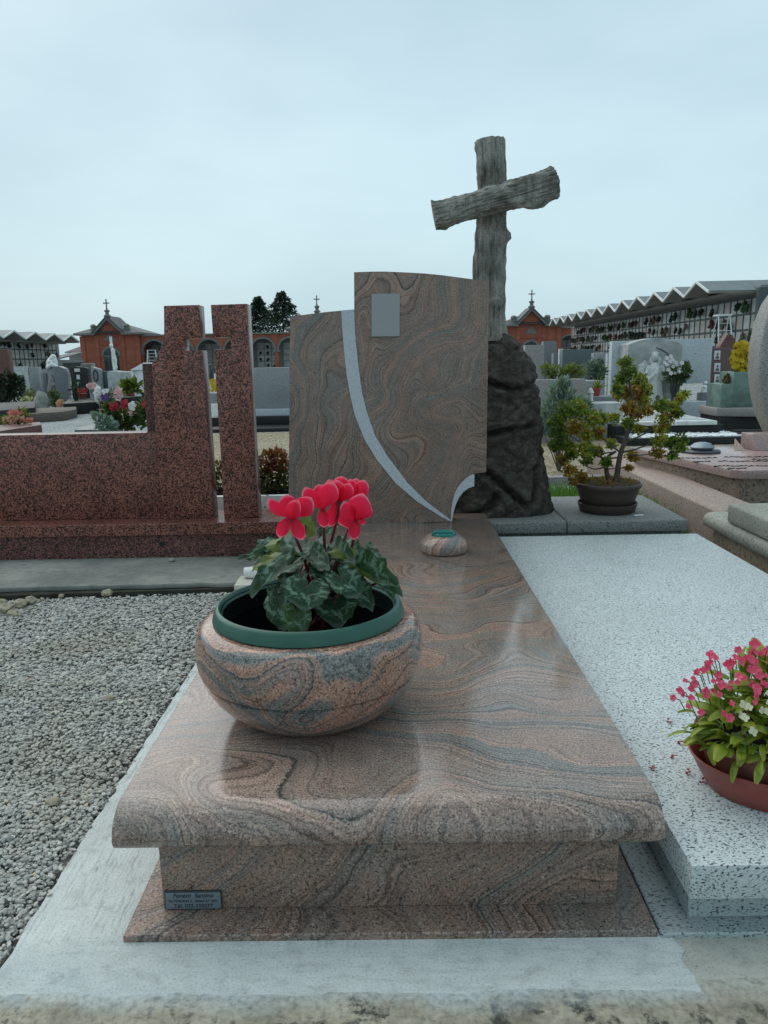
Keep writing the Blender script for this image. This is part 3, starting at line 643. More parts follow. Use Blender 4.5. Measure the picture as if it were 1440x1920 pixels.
# house roof behind it
q0, q1 = V(128, 655, 90), V(168, 655, 90)
hb = thing('distant_house', 'far house with dull purple tiled roof left of the brick chapel', 'building', (q0.x, 90, 0))
MB().box(q0.x, q1.x+1, 90, 96, -.1, 2.4).build('wall', M['wallgrey'], hb)
MB().prism([(q0.x-.3, 89.6, 2.4), (q1.x+1, 89.6, 2.4), (q1.x+1, 93, 3.4), (q0.x+1.2, 93, 3.4)], (0, 0, .1)).build('roof', plain('dull_purple_tiles', (.14, .10, .105), .8, .4, 3), hb)

# conifers behind the gallery
def conifer(label, px, pytop, halfpx, Y, seed):
    random.seed(seed); top = V(px, pytop, Y); R = S(halfpx, Y); H = top.z
    t = thing('conifer_tree', label, 'tree', (top.x, Y, 0), 'conifers behind the brick gallery')
    MB().tube([(top.x, Y, 0), (top.x, Y, H*.95)], [.22, .03], 8).build('trunk', M['bark'], t)
    mb = MB()
    for i in range(210):
        q = random.random()**.75; z = H*(.30+.70*q); rr = R*1.75*(1-q)**.8*random.uniform(.5, 1.25)+.15; a = random.uniform(0, 2*PI)
        d = Vector((math.cos(a), math.sin(a), .10)); b = Vector((top.x, Y, z)); tint = random.random()
        for j in range(30):
            s_ = ((j+random.random())/30)**.7; p = b+d*rr*s_+Vector((0, 0, -.22*s_*s_*rr))+rv()*.14
            mb.leaf(p, d+rv()*.7+Vector((0, 0, -.1)), rv(), random.uniform(.22, .42), .16, min(1, max(0, tint*.5+s_*.35+random.uniform(-.2, .2))))
    mb.build('crown', M['conifer'], t, smooth=0); return t
conifer('dark conifer with rounded top right beside the headstone, behind the gallery', 528, 549, 36, 96, 4)
conifer('narrower dark conifer partly hidden by the right red pillar', 484, 558, 24, 98, 5)

# ------------------------------------------------------------------ THE MAIN TOMB
ZS = .2243
tomb = thing('grave_monument', 'polished pink and grey granite tomb with curved headstone and pale inlaid band', 'tomb', (0, 2.3, 0))
MB().box(-.442, .442, 1.0875, 3.46, -.02, .012).build('base_plate', M['plinth'], tomb, bevel=.002, seg=1)
MB().box(-.392, .392, 1.15, 3.44, .012, ZS-.0636).build('plinth', M['plinth'], tomb, bevel=.0025, seg=2)
# cover slab with half-round front edge
pf = [(1.158, ZS)]; n = 12
for i in range(1, n+1):
    a = PI/2*i/n; pf.append((1.158-.058*math.sin(a), ZS-.05+.05*math.cos(a)))
pf += [(1.104, ZS-.0600), (1.108, ZS-.0636), (3.49, ZS-.0636), (3.49, ZS)]
MB().yz(pf, -.45, .45).build('cover_slab', M['slab'], tomb, bevel=.0016, seg=2, smooth=50)
YH = 3.31
def HP(l, Y=YH): return [(V(x, y, Y).x, V(x, y, Y).z) for x, y in l]
top1 = [(543.9, 594.6), (560, 591.6), (590, 587.5), (615, 584.5), (640, 582.3), (664.2, 580.6)]
top2 = [(663.8, 510.3), (695, 509.2), (724, 509), (768, 511), (800, 513), (830, 516), (870, 521.4), (895, 524.6), (917.2, 528)]
arc = [(911.7, 885.4), (898, 886.6), (886, 889), (876, 895), (866, 904), (858, 914), (852.5, 926), (848.5, 940), (846, 955), (845, 977.5)]
bot = [(846, 979.5), (541, 984.5)]
hs = HP(top1+top2+arc+bot)
hs[-1] = (hs[-1][0], ZS+.0005); hs[-2] = (hs[-2][0], ZS+.0005)
hd = MB().xz(hs, YH, YH+.10).build('headstone', M['head'], tomb, bevel=.002, seg=2)
bl = [(639.8, 582), (642, 620), (644.8, 655), (649.8, 701.7), (657, 742.5), (665.8, 780.4), (683.3, 824), (706.7, 862), (741.7, 905.8), (782.5, 940.8), (829, 970), (845.5, 978.5)]
brr = [(844.5, 974.5), (800, 941), (765, 906), (727, 856), (703.8, 818), (687.7, 771.7), (679, 736.7), (671.7, 684), (667.3, 643.3), (665, 610), (664.4, 580)]
bp = HP(bl+brr); MB().xz(bp, YH-.004, YH+.103).build('pale_band', M['band'], hd, bevel=.001, seg=1)
# pale crescent lining the concave cut in the corner
inner = [(889.5, 889.5), (889, 911.5), (878, 915.5), (868, 923), (860, 934), (854, 947), (850, 962), (847.5, 979)]
cr = HP(arc[2:]+list(reversed(inner))); cr = [(x, max(z, ZS+.0008)) for x, z in cr]
MB().xz(cr, YH-.003, YH+.05).build('pale_crescent', M['band'], hd, bevel=.001, seg=1)
q = HP([(696.6, 551.3), (749.8, 550.6), (749.3, 630.8), (696.8, 631.3)])
MB().xz(q, YH-.006, YH+.004).build('photo_plaque', M['photo_grey'], tomb, bevel=.0012, seg=1)
# maker's plate on the plinth
a0, a1 = V(308.5, 1666, 1.15), V(418, 1704, 1.15)
npx0, npx1, npz0, npz1 = a0.x, a1.x, .0145, .0145+.0345
npo = MB().box(npx0, npx1, 1.146, 1.1495, npz0, npz1).build('name_plate', M['plate_edge'], tomb, bevel=.0006, seg=1)
MB().box(npx0+.0018, npx1-.0018, 1.1452, 1.147, npz0+.0018, npz1-.0018).build('plate_face', M['plate'], npo)
def text(body, size, x, z, y, parent, shear=0.0, sx=1.0, sp=1.0):
    cu = bpy.data.curves.new('lettering', 'FONT'); cu.body = body; cu.size = size; cu.align_x = 'CENTER'; cu.shear = shear; cu.space_character = sp
    cu.extrude = .00012; cu.materials.append(M['ink']); cu.offset = size*.012
    tmp = bpy.data.objects.new('tmp', cu); COL.objects.link(tmp); bpy.context.view_layer.update()
    me = bpy.data.meshes.new_from_object(tmp.evaluated_get(bpy.context.evaluated_depsgraph_get())); bpy.data.objects.remove(tmp); bpy.data.curves.remove(cu); me.name = 'lettering'
    o = link('lettering', me, parent, Vector((x, y, z))-ORG[parent.name]); o.rotation_euler = (PI/2, 0, 0); o.scale = (sx, 1, 1); return o
cxp = (npx0+npx1)/2; hz = npz1-npz0
text('Foresti  Santino', .0118, cxp, npz0+hz*.68, 1.1450, npo, .35, .93)
text('Via TOSCANA 2 - Azzano S.P. (BG)', .0062, cxp, npz0+hz*.43, 1.1450, npo, 0, .93)
text('Tel. 035.330077', .0100, cxp, npz0+hz*.12, 1.1450, npo, 0, .93, 1.1)

# granite bowl
BC = V(583, 1200, 1.5); bx, by = BC.x, 1.488
bowl = thing('stone_bowl', 'round polished granite bowl with a groove, standing on the tomb slab', 'flower bowl', (bx, by, ZS))
prof = [(.0, .001), (.118, .001), (.134, .004), (.157, .013), (.183, .033), (.205, .059), (.2190, .083), (.2225, .0905), (.2160, .0945), (.2160, .0965), (.2250, .1005), (.2305, .118), (.2330, .137), (.2325, .155), (.2290, .175), (.2240, .189), (.218, .1965), (.211, .2005), (.200, .2035), (.188, .2045), (.180, .2035), (.178, .195), (.172, .15), (.150, .07), (.10, .04), (.0, .035)]
MB().lathe(prof, (bx, by, ZS), 96).build('bowl', M['bowl'], bowl, smooth=40)

# cyclamen in its green pot
plant = thing('potted_cyclamen', 'red cyclamen with marbled leaves in a green plastic pot set in the stone bowl', 'potted plant', (bx, by, ZS+.1))
gp = [(.150, .06), (.172, .19), (.1765, .2045), (.1925, .2050), (.1955, .2075), (.1945, .213), (.190, .2265), (.1865, .2325), (.1825, .2335), (.1795, .2310), (.1790, .2270), (.1740, .2215), (.1735, .2165), (.1660, .160), (.150, .075), (.0, .07)]
MB().lathe(gp, (bx, by, ZS), 96).build('pot', M['green_pot'], plant, smooth=50)
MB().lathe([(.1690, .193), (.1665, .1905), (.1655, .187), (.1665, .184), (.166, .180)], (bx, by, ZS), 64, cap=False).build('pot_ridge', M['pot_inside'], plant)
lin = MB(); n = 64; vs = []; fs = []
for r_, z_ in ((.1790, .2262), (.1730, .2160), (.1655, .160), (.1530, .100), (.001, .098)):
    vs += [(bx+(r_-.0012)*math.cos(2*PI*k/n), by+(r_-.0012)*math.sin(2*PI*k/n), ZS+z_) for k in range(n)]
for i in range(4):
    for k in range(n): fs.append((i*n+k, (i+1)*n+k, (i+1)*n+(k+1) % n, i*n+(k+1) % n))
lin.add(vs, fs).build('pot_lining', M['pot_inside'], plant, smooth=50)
mb = MB(); vs = []; fs = []
for i in range(14):
    for k in range(40):
        r_ = .152*(1-i/13); vs.append((bx+r_*math.cos(2*PI*k/40), by+r_*math.sin(2*PI*k/40), ZS+.104+.008*noise.noise(Vector((r_*40*math.cos(2*PI*k/40), r_*40*math.sin(2*PI*k/40), 1)))))
for i in range(13):
    for k in range(40): fs.append((i*40+k, i*40+(k+1) % 40, (i+1)*40+(k+1) % 40, (i+1)*40+k))
mb.add(vs, fs).build('soil', M['soil'], plant)

HEART = [(0, 1.0), (12, .93), (25, .86), (45, .76), (70, .68), (95, .64), (120, .60), (140, .55), (155, .47), (168, .30), (180, .06)]
def heart_r(a):
    a = abs(math.degrees(a)); a = min(180, a)
    for (p, q), (p2, q2) in zip(HEART, HEART[1:]):
        if a <= p2: return q+(q2-q)*(a-p)/(p2-p)
    return .06
def heart_leaf(sin_, tip, width, nrm, mat, parent, cup=.15, wave=.05, drop=.1, seed=0, fold=0.0, young=False):
    cup *= 1.7; wave *= 1.7
    base = Vector(sin_); tip = Vector(tip); ax = tip-base; Ln = ax.length; d = ax/Ln; nrm = Vector(nrm); x = d.cross(nrm).normalized(); nn = x.cross(d).normalized()
    nr, na = 9, 44; vs = [base]; uv = [(.5, .35)]; fs = []; kx = width/(Ln*1.30)
    for i in range(1, nr+1):
        q = i/nr
        for k in range(na):
            a = -PI+2*PI*k/na; r_ = heart_r(a)*q*(1+.025*math.sin(a*17+seed)*q+.02*math.sin(a*31)*q)
            u, v = math.sin(a)*r_, math.cos(a)*r_
            hgt = cup*(abs(u)**1.6)*Ln*1.1-drop*Ln*(max(0, v))**2+wave*Ln*q*q*math.sin(a*4+seed)*.6+wave*Ln*.5*q**3*math.sin(a*9+seed*2.1)
            if fold: hgt += fold*Ln*max(0, u)**1.4
            hgt -= .02*Ln*math.exp(-(u*9)**2)*q      # midrib crease
            vs.append(base+d*(v*Ln)+x*(u*Ln*kx)+nn*hgt); uv.append((.5+u*.5*.9, .35+v*.62))
    for k in range(na): fs.append((0, 1+k, 1+(k+1) % na))
    for i in range(nr-1):
        for k in range(na): fs.append((1+i*na+k, 1+(i+1)*na+k, 1+(i+1)*na+(k+1) % na, 1+i*na+(k+1) % na))
    fs = [tuple(reversed(f)) for f in fs]
    mb = MB(); mb.add(vs, fs, random.random()); mb.uv = uv
    lf = mb.build('leaf', mat, parent, smooth=70)
    # petiole down into the soil
    crown_ = Vector((bx+random.uniform(-.03, .03), by+random.uniform(-.03, .03), ZS+.14)); mid = (base+crown_)*.5+Vector((0, 0, .02))
    MB().tube([crown_, (crown_+mid)*.5+Vector((0, 0, .008)), mid, (mid+base)*.5+Vector((0, 0, .006)), base], .0028, 6).build('leaf_stalk', M['stem_red'], lf)
    return lf
random.seed(41)
def px3(p, Y): return V(p[0], p[1], Y)
UPF = Vector((0, -.75, .66)); TOPN = Vector((0, -.25, .97))
LV = [ # sinus px, depth, tip px, depth, width px, normal, mat, cup, wave, drop, fold
 ((577, 1100), 1.36, (565, 1142), 1.325, 90, (.05, -.8, .6), 'cyc', .08, .03, .05, 0),
 ((556, 1150), 1.35, (559, 1193), 1.335, 60, (0, -.7, .7), 'cyc_bright', .35, .10, .1, 0),
 ((522, 1120), 1.40, (528, 1184), 1.36, 62, (-.55, -.8, .35), 'cyc', .1, .05, .1, 0),
 ((628, 1130), 1.42, (633, 1172), 1.37, 84, (.1, -.85, .5), 'cyc', .1, .05, .1, 0),
 ((640, 1082), 1.38, (671, 1121), 1.345, 66, (.25, -.75, .65), 'cyc', .15, .06, .1, 0),
 ((682, 1078), 1.42, (754, 1111), 1.37, 52, (.15, -.55, .85), 'cyc', .45, .06, .12, 0),
 ((690, 1040), 1.50, (724, 1074), 1.46, 44, (.5, -.6, .7), 'cyc', .15, .08, .15, 0),
 ((634, 1024), 1.52, (682, 1044), 1.47, 62, (.2, -.45, .9), 'cyc', .12, .05, .1, 0),
 ((622, 1044), 1.46, (664, 1062), 1.40, 56, (.15, -.6, .8), 'cyc', .4, .05, .1, .1),
 ((582, 1046), 1.44, (615, 1066), 1.38, 50, (0, -.5, .85), 'cyc', .35, .05, .1, 0),
 ((572, 1018), 1.50, (540, 1044), 1.44, 84, (-.1, -.55, .85), 'cyc', .08, .04, .12, 0),
 ((545, 1012), 1.55, (484, 1043), 1.50, 52, (-.2, .45, -.85), 'cyc_olive', .1, .05, .05, 0),
 ((492, 1040), 1.50, (447, 1046), 1.48, 30, (-.1, -.45, .88), 'cyc', .2, .08, .1, 0),
 ((520, 1046), 1.46, (470, 1075), 1.42, 40, (-.3, .35, -.9), 'cyc_olive', .1, .08, .05, 0),
 ((536, 1062), 1.42, (463, 1103), 1.37, 58, (-.3, -.5, .8), 'cyc', .12, .05, .18, 0),
 ((572, 985), 1.62, (591, 1000), 1.60, 46, (.0, .9, .3), 'cyc_olive', .1, .05, .05, 0),
 ((607, 1000), 1.60, (634, 986), 1.60, 26, (.1, -.5, .85), 'cyc', .2, .05, .1, 0),
 ((650, 1030), 1.46, (612, 1042), 1.42, 40, (0, .45, -.9), 'cyc_olive', .15, .05, .05, 0),
 ((600, 1070), 1.42, (608, 1092), 1.38, 40, (.1, -.6, .8), 'cyc', .3, .06, .1, 0),
 ((660, 1100), 1.46, (700, 1140), 1.42, 60, (.4, -.6, .6), 'cyc', .12, .05, .15, 0),
 ((560, 1075), 1.46, (520, 1110), 1.40, 56, (-.3, -.7, .6), 'cyc', .1, .05, .1, 0),
 ((715, 1090), 1.47, (742, 1118), 1.44, 40, (.5, -.4, .7), 'cyc', .25, .06, .2, 0),
 ((606, 1062), 1.52, (640, 1095), 1.46, 70, (0, -.6, .8), 'cyc', .15, .05, .1, 0),
 ((510, 1022), 1.56, (478, 1060), 1.50, 54, (-.4, -.45, .8), 'cyc', .15, .06, .15, 0),
]
for i, (s_, ys, t_, yt, wpx, nr_, mm, cu, wv, dr, fo) in enumerate(LV):
    a, b = px3(s_, ys), px3(t_, yt)
    heart_leaf(a, b, S(wpx, (ys+yt)/2)*1.02, nr_, M[mm], plant, cu, wv, dr, i*1.7, fo)
# flowers
def pprof(q): return (.12+.88*math.sin(PI/2*min(1, q/.66))**2.5)*(1 if q < .64 else max(.02, 1-((q-.64)/.362)**1.9)**.62)
def hprof(q): return (.30+.70*math.sin(PI/2*min(1, q/.55))**1.1)*(1 if q < .55 else math.sqrt(max(.006, 1-((q-.55)/.452)**1.8)))
def flower(center, Y, petals, stem, mouth=False):
    c = px3(center, Y); fl = thing('flower', None, None, c); fl.parent = plant; fl.location = c-ORG[plant.name]; ORG[fl.name] = c.copy()
    for (bx_, tp, wpx, dy, bend, tw) in petals:
        b = px3(bx_ or center, Y); t = px3(tp, Y+dy)
        mb = MB().sheet(b, t, S(wpx, Y)*.82, (0, -1, .1), bend, .42, hprof if bx_ else pprof, 11, 23, None, .045, tw); mb.t = [min(1, .8*(j//11)/22+.75*max(0, abs((j % 11)/5-1)-.55)**1.2*(j//11)/22+.25*((j//11)/22)**8) for j in range(len(mb.v))]
        p = mb.build('petal', M['petal'], fl, smooth=80)
    if mouth: MB().lathe([(.003, -.004), (.0062, .0), (.0062, .006), (.003, .009)], c+Vector((0, -.003, 0)), 12).build('calyx', M['stem_red'], fl)
    MB().tube([px3(p, y_) for p, y_ in stem], [.0030]*len(stem), 8).build('flower_stalk', M['stem_red'], fl)
    return fl
flower((546, 974), 1.44, [(None, (503, 935), 32, -.014, .10, .35), (None, (536, 928), 40, .022, -.1, 0), (None, (584, 933), 50, -.004, .14, -.25), (None, (560, 938), 40, -.022, .2, .3), ((541, 971), (523, 1007), 30, -.01, .1, .1), ((550, 971), (569, 1012), 32, -.012, .12, -.1)],
       [((546, 974), 1.445), ((549, 990), 1.455), ((556, 1012), 1.46), ((570, 1045), 1.47), ((583, 1100), 1.49)])
flower((605, 958), 1.46, [(None, (571, 914), 38, -.006, .12, .25), (None, (623, 903), 50, -.012, .14, -.15), (None, (598, 908), 36, .022, -.1, 0), ((605, 953), (609, 989), 28, -.008, .1, 0)],
       [((606, 960), 1.468), ((607, 985), 1.47), ((608, 1010), 1.47), ((609, 1042), 1.48), ((600, 1100), 1.5)])
flower((636, 945), 1.50, [(None, (616, 899), 36, -.004, .12, .25), (None, (641, 893), 44, .016, -.1, 0), (None, (656, 906), 38, -.01, .14, -.25), (None, (632, 900), 42, -.012, .16, 0), ((632, 938), (618, 988), 28, -.006, .1, .1), ((640, 938), (640, 986), 18, .0, .1, 0)],
       [((636, 940), 1.488), ((634, 962), 1.487), ((629, 985), 1.495), ((621, 1015), 1.5), ((605, 1100), 1.5)], True)
flower((664, 946), 1.53, [(None, (657, 898), 34, .0, .1, .1), (None, (668, 897), 32, .02, -.1, 0), (None, (684, 900), 38, -.004, .12, -.15), (None, (650, 906), 30, .01, .1, .2), ((662, 942), (655, 975), 22, .0, .1, 0)],
       [((662, 946), 1.532), ((657, 975), 1.525), ((650, 1000), 1.515), ((642, 1018), 1.51), ((615, 1100), 1.5)])
flower((667, 979), 1.45, [(None, (680, 925), 56, -.014, .16, 0), (None, (691, 944), 40, .006, .05, -.3), (None, (645, 940), 40, -.012, .14, .3), ((657, 966), (646, 988), 34, .004, .1, 0), ((667, 973), (663, 1012), 28, -.01, .1, 0), ((676, 970), (682, 984), 14, .0, .1, 0)],
       [((667, 975), 1.46), ((667, 990), 1.463), ((664, 1008), 1.468), ((661, 1022), 1.47), ((625, 1100), 1.49)])

# candle holder
lc = G(834, 1040, ZS); lx, ly = lc.x, lc.y+.055
lan = thing('grave_candle', 'small round granite candle holder with teal glass dish on the tomb slab', 'candle holder', (lx, ly, ZS))
MB().lathe([(.0, .0006), (.083, .0006), (.0875, .004), (.0890, .016), (.0895, .030), (.087, .037), (.078, .049), (.064, .060), (.052, .064), (.047, .064), (.045, .055), (.0, .053)], (lx, ly, ZS), 56).build('holder', M['lantern'], lan, smooth=50)
MB().lathe([(.0, .054), (.043, .054), (.0455, .061), (.0460, .072), (.0440, .0735), (.0425, .071), (.041, .060), (.0, .058)], (lx, ly, ZS), 48).build('glass_dish', M['teal'], lan, smooth=50)

# ------------------------------------------------------------------ WHITE FLECKED TOMB ON THE RIGHT
wt = thing('grave_slab', 'low white tomb slab with black flecks, right of the pink granite tomb', 'tomb', (.94, 2.2, 0))
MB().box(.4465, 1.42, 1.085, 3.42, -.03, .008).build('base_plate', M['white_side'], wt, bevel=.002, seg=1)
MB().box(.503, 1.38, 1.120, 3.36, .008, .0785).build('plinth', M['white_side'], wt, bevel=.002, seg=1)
MB().box(.484, 1.394, 1.074, 3.357, .0785, .141).build('cover_slab', M['white'], wt, bevel=.004, seg=2)
# fallen petals
for i, (x, y) in enumerate([(1254, 1356), (1263, 1422), (1222, 1445), (1291, 1452), (1318, 1468), (1276, 1396)]):
    c = G(x, y, .1405); mb = MB(); random.seed(60+i)
    for q in range(5):
        a = random.uniform(0, 6.28); d = Vector((math.cos(a), math.sin(a), .15)); mb.leaf(c+Vector((0, 0, .001+.0015*q)), d, (0, 0, 1), random.uniform(.005, .011), .006, random.random()*.5)
    lb_ = ['dark pink fallen blossom on the white slab, highest of six', 'larger red fallen blossom left of the begonia pot', 'faint red petal next to the pink tomb edge', 'small crumpled petal just right of the faint one', 'dark red round bud fallen nearest the begonia saucer', 'tiny red petal between the two larger fallen blossoms'][i]
    tagp(mb.build('fallen_blossom', M['red_fl'], org=c, smooth=0), lb_, 'petal', 'blossoms fallen on the white slab')

# begonia pot
PC = G(1462, 1466, .14); pxc, pyc = PC.x, 1.30
bgp = thing('potted_begonia', 'fleshy-leaved pot plant with pink and cream flowers in brown oval pot', 'potted plant', (pxc, pyc, .14))
MB().lathe([(.0, .001), (.118, .001), (.128, .004), (.146, .040), (.1575, .066), (.1600, .068), (.1575, .070), (.150, .060), (.125, .010), (.0, .008)], (pxc, pyc, .14), 64, 1.1, .82).build('saucer', M['bego_sauc'], bgp, smooth=50)
MB().lathe([(.0, .009), (.112, .009), (.120, .015), (.139, .078), (.1405, .094), (.150, .097), (.1535, .103), (.1525, .110), (.147, .112), (.142, .108), (.138, .09), (.0, .088)], (pxc, pyc, .14), 64, 1.1, .82).build('pot', M['bego_pot'], bgp, smooth=50)
MB().lathe([(.1385, .0905), (.10, .097), (.0, .101)], (pxc, pyc, .14), 48, 1.1, .82).build('soil', M['soil'], bgp)
random.seed(71)
LM = []
for i in range(5):
    mb = MB(); mb.sheet((0, 0, 0), (0, .001, 1), random.uniform(.28, .40), (0, -1, 0), -.12-.05*i, .3, lambda q: max(.12, math.sin(PI*min(1, .12+q*.80))**.8), 5, 9, None, .05, 0)
    v = [0]*len(mb.v)
    tt = random.uniform(.15, .6)
    mb.t = [min(1, max(0, tt+.30*abs((j % 5)-2)/2+random.uniform(-.08, .08)+.25*(j//5)/8)) for j in range(len(mb.v))]
    me = mb.mesh('leaf', smooth=80); me.materials.append(M['bego_leaf']); LM.append(me)
pc = Vector((pxc, pyc, .14))
def orient(o, d, roll=0):
    o.rotation_mode = 'QUATERNION'; o.rotation_quaternion = Vector(d).to_track_quat('Z', 'Y') @ Matrix.Rotation(roll, 3, 'Z').to_quaternion()
for i in range(290):
    d0 = rv(); d0.z = abs(d0.z)*1.1-.20; d0.normalize()
    if i % 4: d0.y = -abs(d0.y)
    if i % 3: d0.x = -abs(d0.x)
    f_ = random.uniform(.62, 1.0); R = Vector((d0.x*.172*f_, d0.y*.128*f_, .112+max(-.10, d0.z)*.135*f_))
    d = d0+rv()*.75+Vector((0, 0, .05)); o = link('leaf', random.choice(LM), bgp, R); orient(o, d, random.uniform(-.9, .9))
    s_ = random.uniform(.036, .062); o.scale = (s_, s_, s_)
def flower_mesh(n, mat, r=1.0):
    mb = MB(); 
    for k in range(n):
        q = 2*PI*k/n; mb.sheet((0, 0, 0), (math.cos(q), math.sin(q), .22), 1.0, (0, 0, 1), .06, .2, lambda q: max(.25, math.sin(PI*min(1, .18+q*.66))), 5, 6, .3+.4*random.random(), .06)
    mb.blob((0, 0, .12), .16, 1, 0, 1, 0, .95); me = mb.mesh('blossom', smooth=80); me.materials.append(mat); return me
FP = [flower_mesh(4, M['bego_pink']), flower_mesh(5, M['bego_pink']), flower_mesh(4, M['bego_pink'])]; FWm = [flower_mesh(4, M['bego_white'])]
def put_blossom(px, py, Y, r, ms, stem=True):
    p = V(px, py, Y); o = link('blossom', random.choice(ms), bgp, p-ORG[bgp.name]); orient(o, Vector((random.uniform(-.5, .5), -.8, random.uniform(.1, .9)))); o.scale = (r, r, r)
    if stem:
        b = p+Vector(((pxc-p.x)*.16, (pyc-p.y)*.3+.02, -.045)); MB().tube([b, (b+p)/2+Vector((0, 0, .008)), p], .0009, 5).build('flower_stem', M['stem_green'], o).location = (0, 0, 0)
def fix_stems():
    for o in list(bgp.children):
        if o.name.startswith('blossom'):
            for c in o.children:
                c.matrix_parent_inverse = (Matrix.LocRotScale(o.location, o.rotation_quaternion, o.scale)).inverted()
PKF = [(1333, 1228, 9), (1319, 1256, 7), (1308, 1258, 5), (1325, 1248, 10), (1300, 1272, 5), (1284, 1276, 5), (1275, 1294, 7), (1262, 1308, 6), (1322, 1299, 11), (1347, 1302, 7), (1353, 1285, 8), (1370, 1280, 5), (1365, 1247, 10), (1372, 1243, 8), (1378, 1233, 7), (1390, 1240, 9), (1398, 1232, 6), (1411, 1240, 11), (1415, 1207, 10), (1411, 1219, 6), (1417, 1224, 6), (1436, 1222, 9), (1440, 1215, 6), (1406, 1256, 9), (1418, 1257, 9), (1424, 1266, 8), (1437, 1268, 6), (1385, 1268, 7), (1391, 1270, 5), (1410, 1284, 9), (1418, 1292, 10), (1430, 1283, 7), (1437, 1284, 5), (1417, 1306, 6), (1415, 1317, 5), (1314, 1335, 7), (1356, 1338, 7), (1368, 1346, 8), (1372, 1319, 6), (1290, 1325, 6), (1345, 1275, 6), (1338, 1277, 5), (1450, 1240, 9), (1460, 1225, 9), (1470, 1255, 9)]
for (x, y, r) in PKF: put_blossom(x, y, 1.17+random.uniform(0, .06)+max(0, (1300-y))*.0010, S(r*1.1, 1.25), FP)
for (x, y, r) in [(1394, 1323, 12), (1404, 1326, 9), (1389, 1342, 10), (1396, 1346, 10), (1411, 1372, 11), (1427, 1331, 9), (1438, 1335, 9), (1440, 1318, 7), (1439, 1300, 6), (1450, 1350, 9)]: put_blossom(x, y, 1.155+random.uniform(0, .03), S(r*.9, 1.2), FWm)
for i in range(60):
    x, y = random.uniform(1270, 1475), random.uniform(1212, 1350)
    if ((x-1400)/125)**2+((y-1330)/118)**2 > 1 or y > 1318-(x-1270)*.02: continue
    put_blossom(x, y, 1.19+random.uniform(0, .07)+max(0, 1300-y)*.0010, S(random.uniform(5, 9), 1.25), FP, True)
fix_stems()

# ------------------------------------------------------------------ GREY LEDGE, ROCK AND LOG CROSS
led = thing('granite_ledge', 'grey flamed granite ledge behind the white tomb carrying rock and bonsai pot', 'ledge', (.9, 3.75, 0))
jxn = V(1064, 980, 3.42).x
for a, b in ((-.3, jxn-.0015), (jxn+.0015, 1.378)):
    MB().box(a, b, 3.42, 4.07, .135, .191).build('cap_slab', M['ledge'], led, bevel=.008, seg=3)
MB().box(-.3, 1.36, 3.45, 4.05, -.03, .135).build('base', M['ledge'], led)
# rock
rk = thing('rock_cross_monument', 'dark rough boulder topped by a grey cement cross of two logs', 'memorial', (.62, 3.75, .191))
YR = 3.72
redge = [(975, 1032), (968, 1040), (950, 1037), (910, 1030), (850, 1020), (790, 1016), (740, 1011), (690, 1004), (668, 994), (650, 982), (632, 965), (620, 950), (613, 935)]
ledge_l = [(975, 800), (950, 800), (900, 805), (850, 812), (790, 820), (740, 830), (690, 845), (655, 862), (635, 880), (620, 905), (613, 925)]
def interp(tab, y):
    tab = sorted(tab)
    if y <= tab[0][0]: return tab[0][1]
    for (a, b), (c, d) in zip(tab, tab[1:]):
        if y <= c: return b+(d-b)*(y-a)/(c-a)
    return tab[-1][1]
grooves = [[(840, 705), (915, 718), (965, 731), (990, 728), (1008, 715)], [(830, 840), (880, 828), (915, 815), (945, 808), (985, 803), (1000, 798)], [(905, 882), (945, 915), (985, 948), (1000, 945), (1004, 905), (1003, 880)], [(840, 985), (900, 962), (925, 940), (930, 925)]]
def segd(p, a, b):
    ax, ay = a; bx_, by_ = b; dx, dy = bx_-ax, by_-ay; t = max(0, min(1, ((p[0]-ax)*dx+(p[1]-ay)*dy)/(dx*dx+dy*dy))); return math.hypot(p[0]-ax-dx*t, p[1]-ay-dy*t)
mb = MB(); nr, na = 170, 220; vs = []; fs = []
for j in range(nr+1):
    py = 978-(978-612)*j/nr
    xl, xr = interp(ledge_l, py), interp(redge, py); L_, R_ = V(xl, py, YR), V(xr, py, YR)
    cx_ = (L_.x+R_.x)/2; hw = (R_.x-L_.x)/2; z_ = max(.1915, (L_.z+R_.z)/2) if j else .1915
    hd_ = (.27-.06*j/nr)*(1-(j/nr)**6*.6)
    if j > nr-16: k = math.sqrt(max(0, 1-((j-nr+16)/16.4)**2)); hw *= .82+.18*k; hd_ *= .3+.7*k
    for i in range(na):
        a = 2*PI*i/na; ca, sa = math.cos(a), math.sin(a); e = .72
        x = cx_+hw*math.copysign(abs(ca)**e, ca); y = YR+.08+hd_*math.copysign(abs(sa)**e, sa)
        p = Vector((x, y, z_)); nz_ = noise.fractal(p*3.2, 1, 2.1, 6)*.012+.022*(noise.voronoi(p*7)[0][1]-noise.voronoi(p*7)[0][0]-.25)+noise.fractal(Vector((p.x*11, p.y*11, p.z*17)), 1, 2, 3)*.006+.010*(noise.voronoi(p*17)[0][1]-noise.voronoi(p*17)[0][0]-.2)+.0035*noise.noise(p*48)
        dirv = Vector((ca, sa, 0))
        if sa < .25:
            # carved crevices, seen from the front
            dd = p-CAMP; ppx = 720+F*dd.dot(RT)/dd.dot(FWD); ppy = 960-F*dd.dot(UP)/dd.dot(FWD)
            for g in grooves:
                m_ = min(segd((ppx, ppy), g[q], g[q+1]) for q in range(len(g)-1)); nz_ -= max(0, -sa)**.7*(.045*math.exp(-(m_/5.0)**2)-.012*math.exp(-((m_-13)/7)**2))
        if j < 5: nz_ *= .4
        vs.append(p+dirv*nz_)
for j in range(nr):
    for i in range(na): fs.append((j*na+i, j*na+(i+1) % na, (j+1)*na+(i+1) % na, (j+1)*na+i))
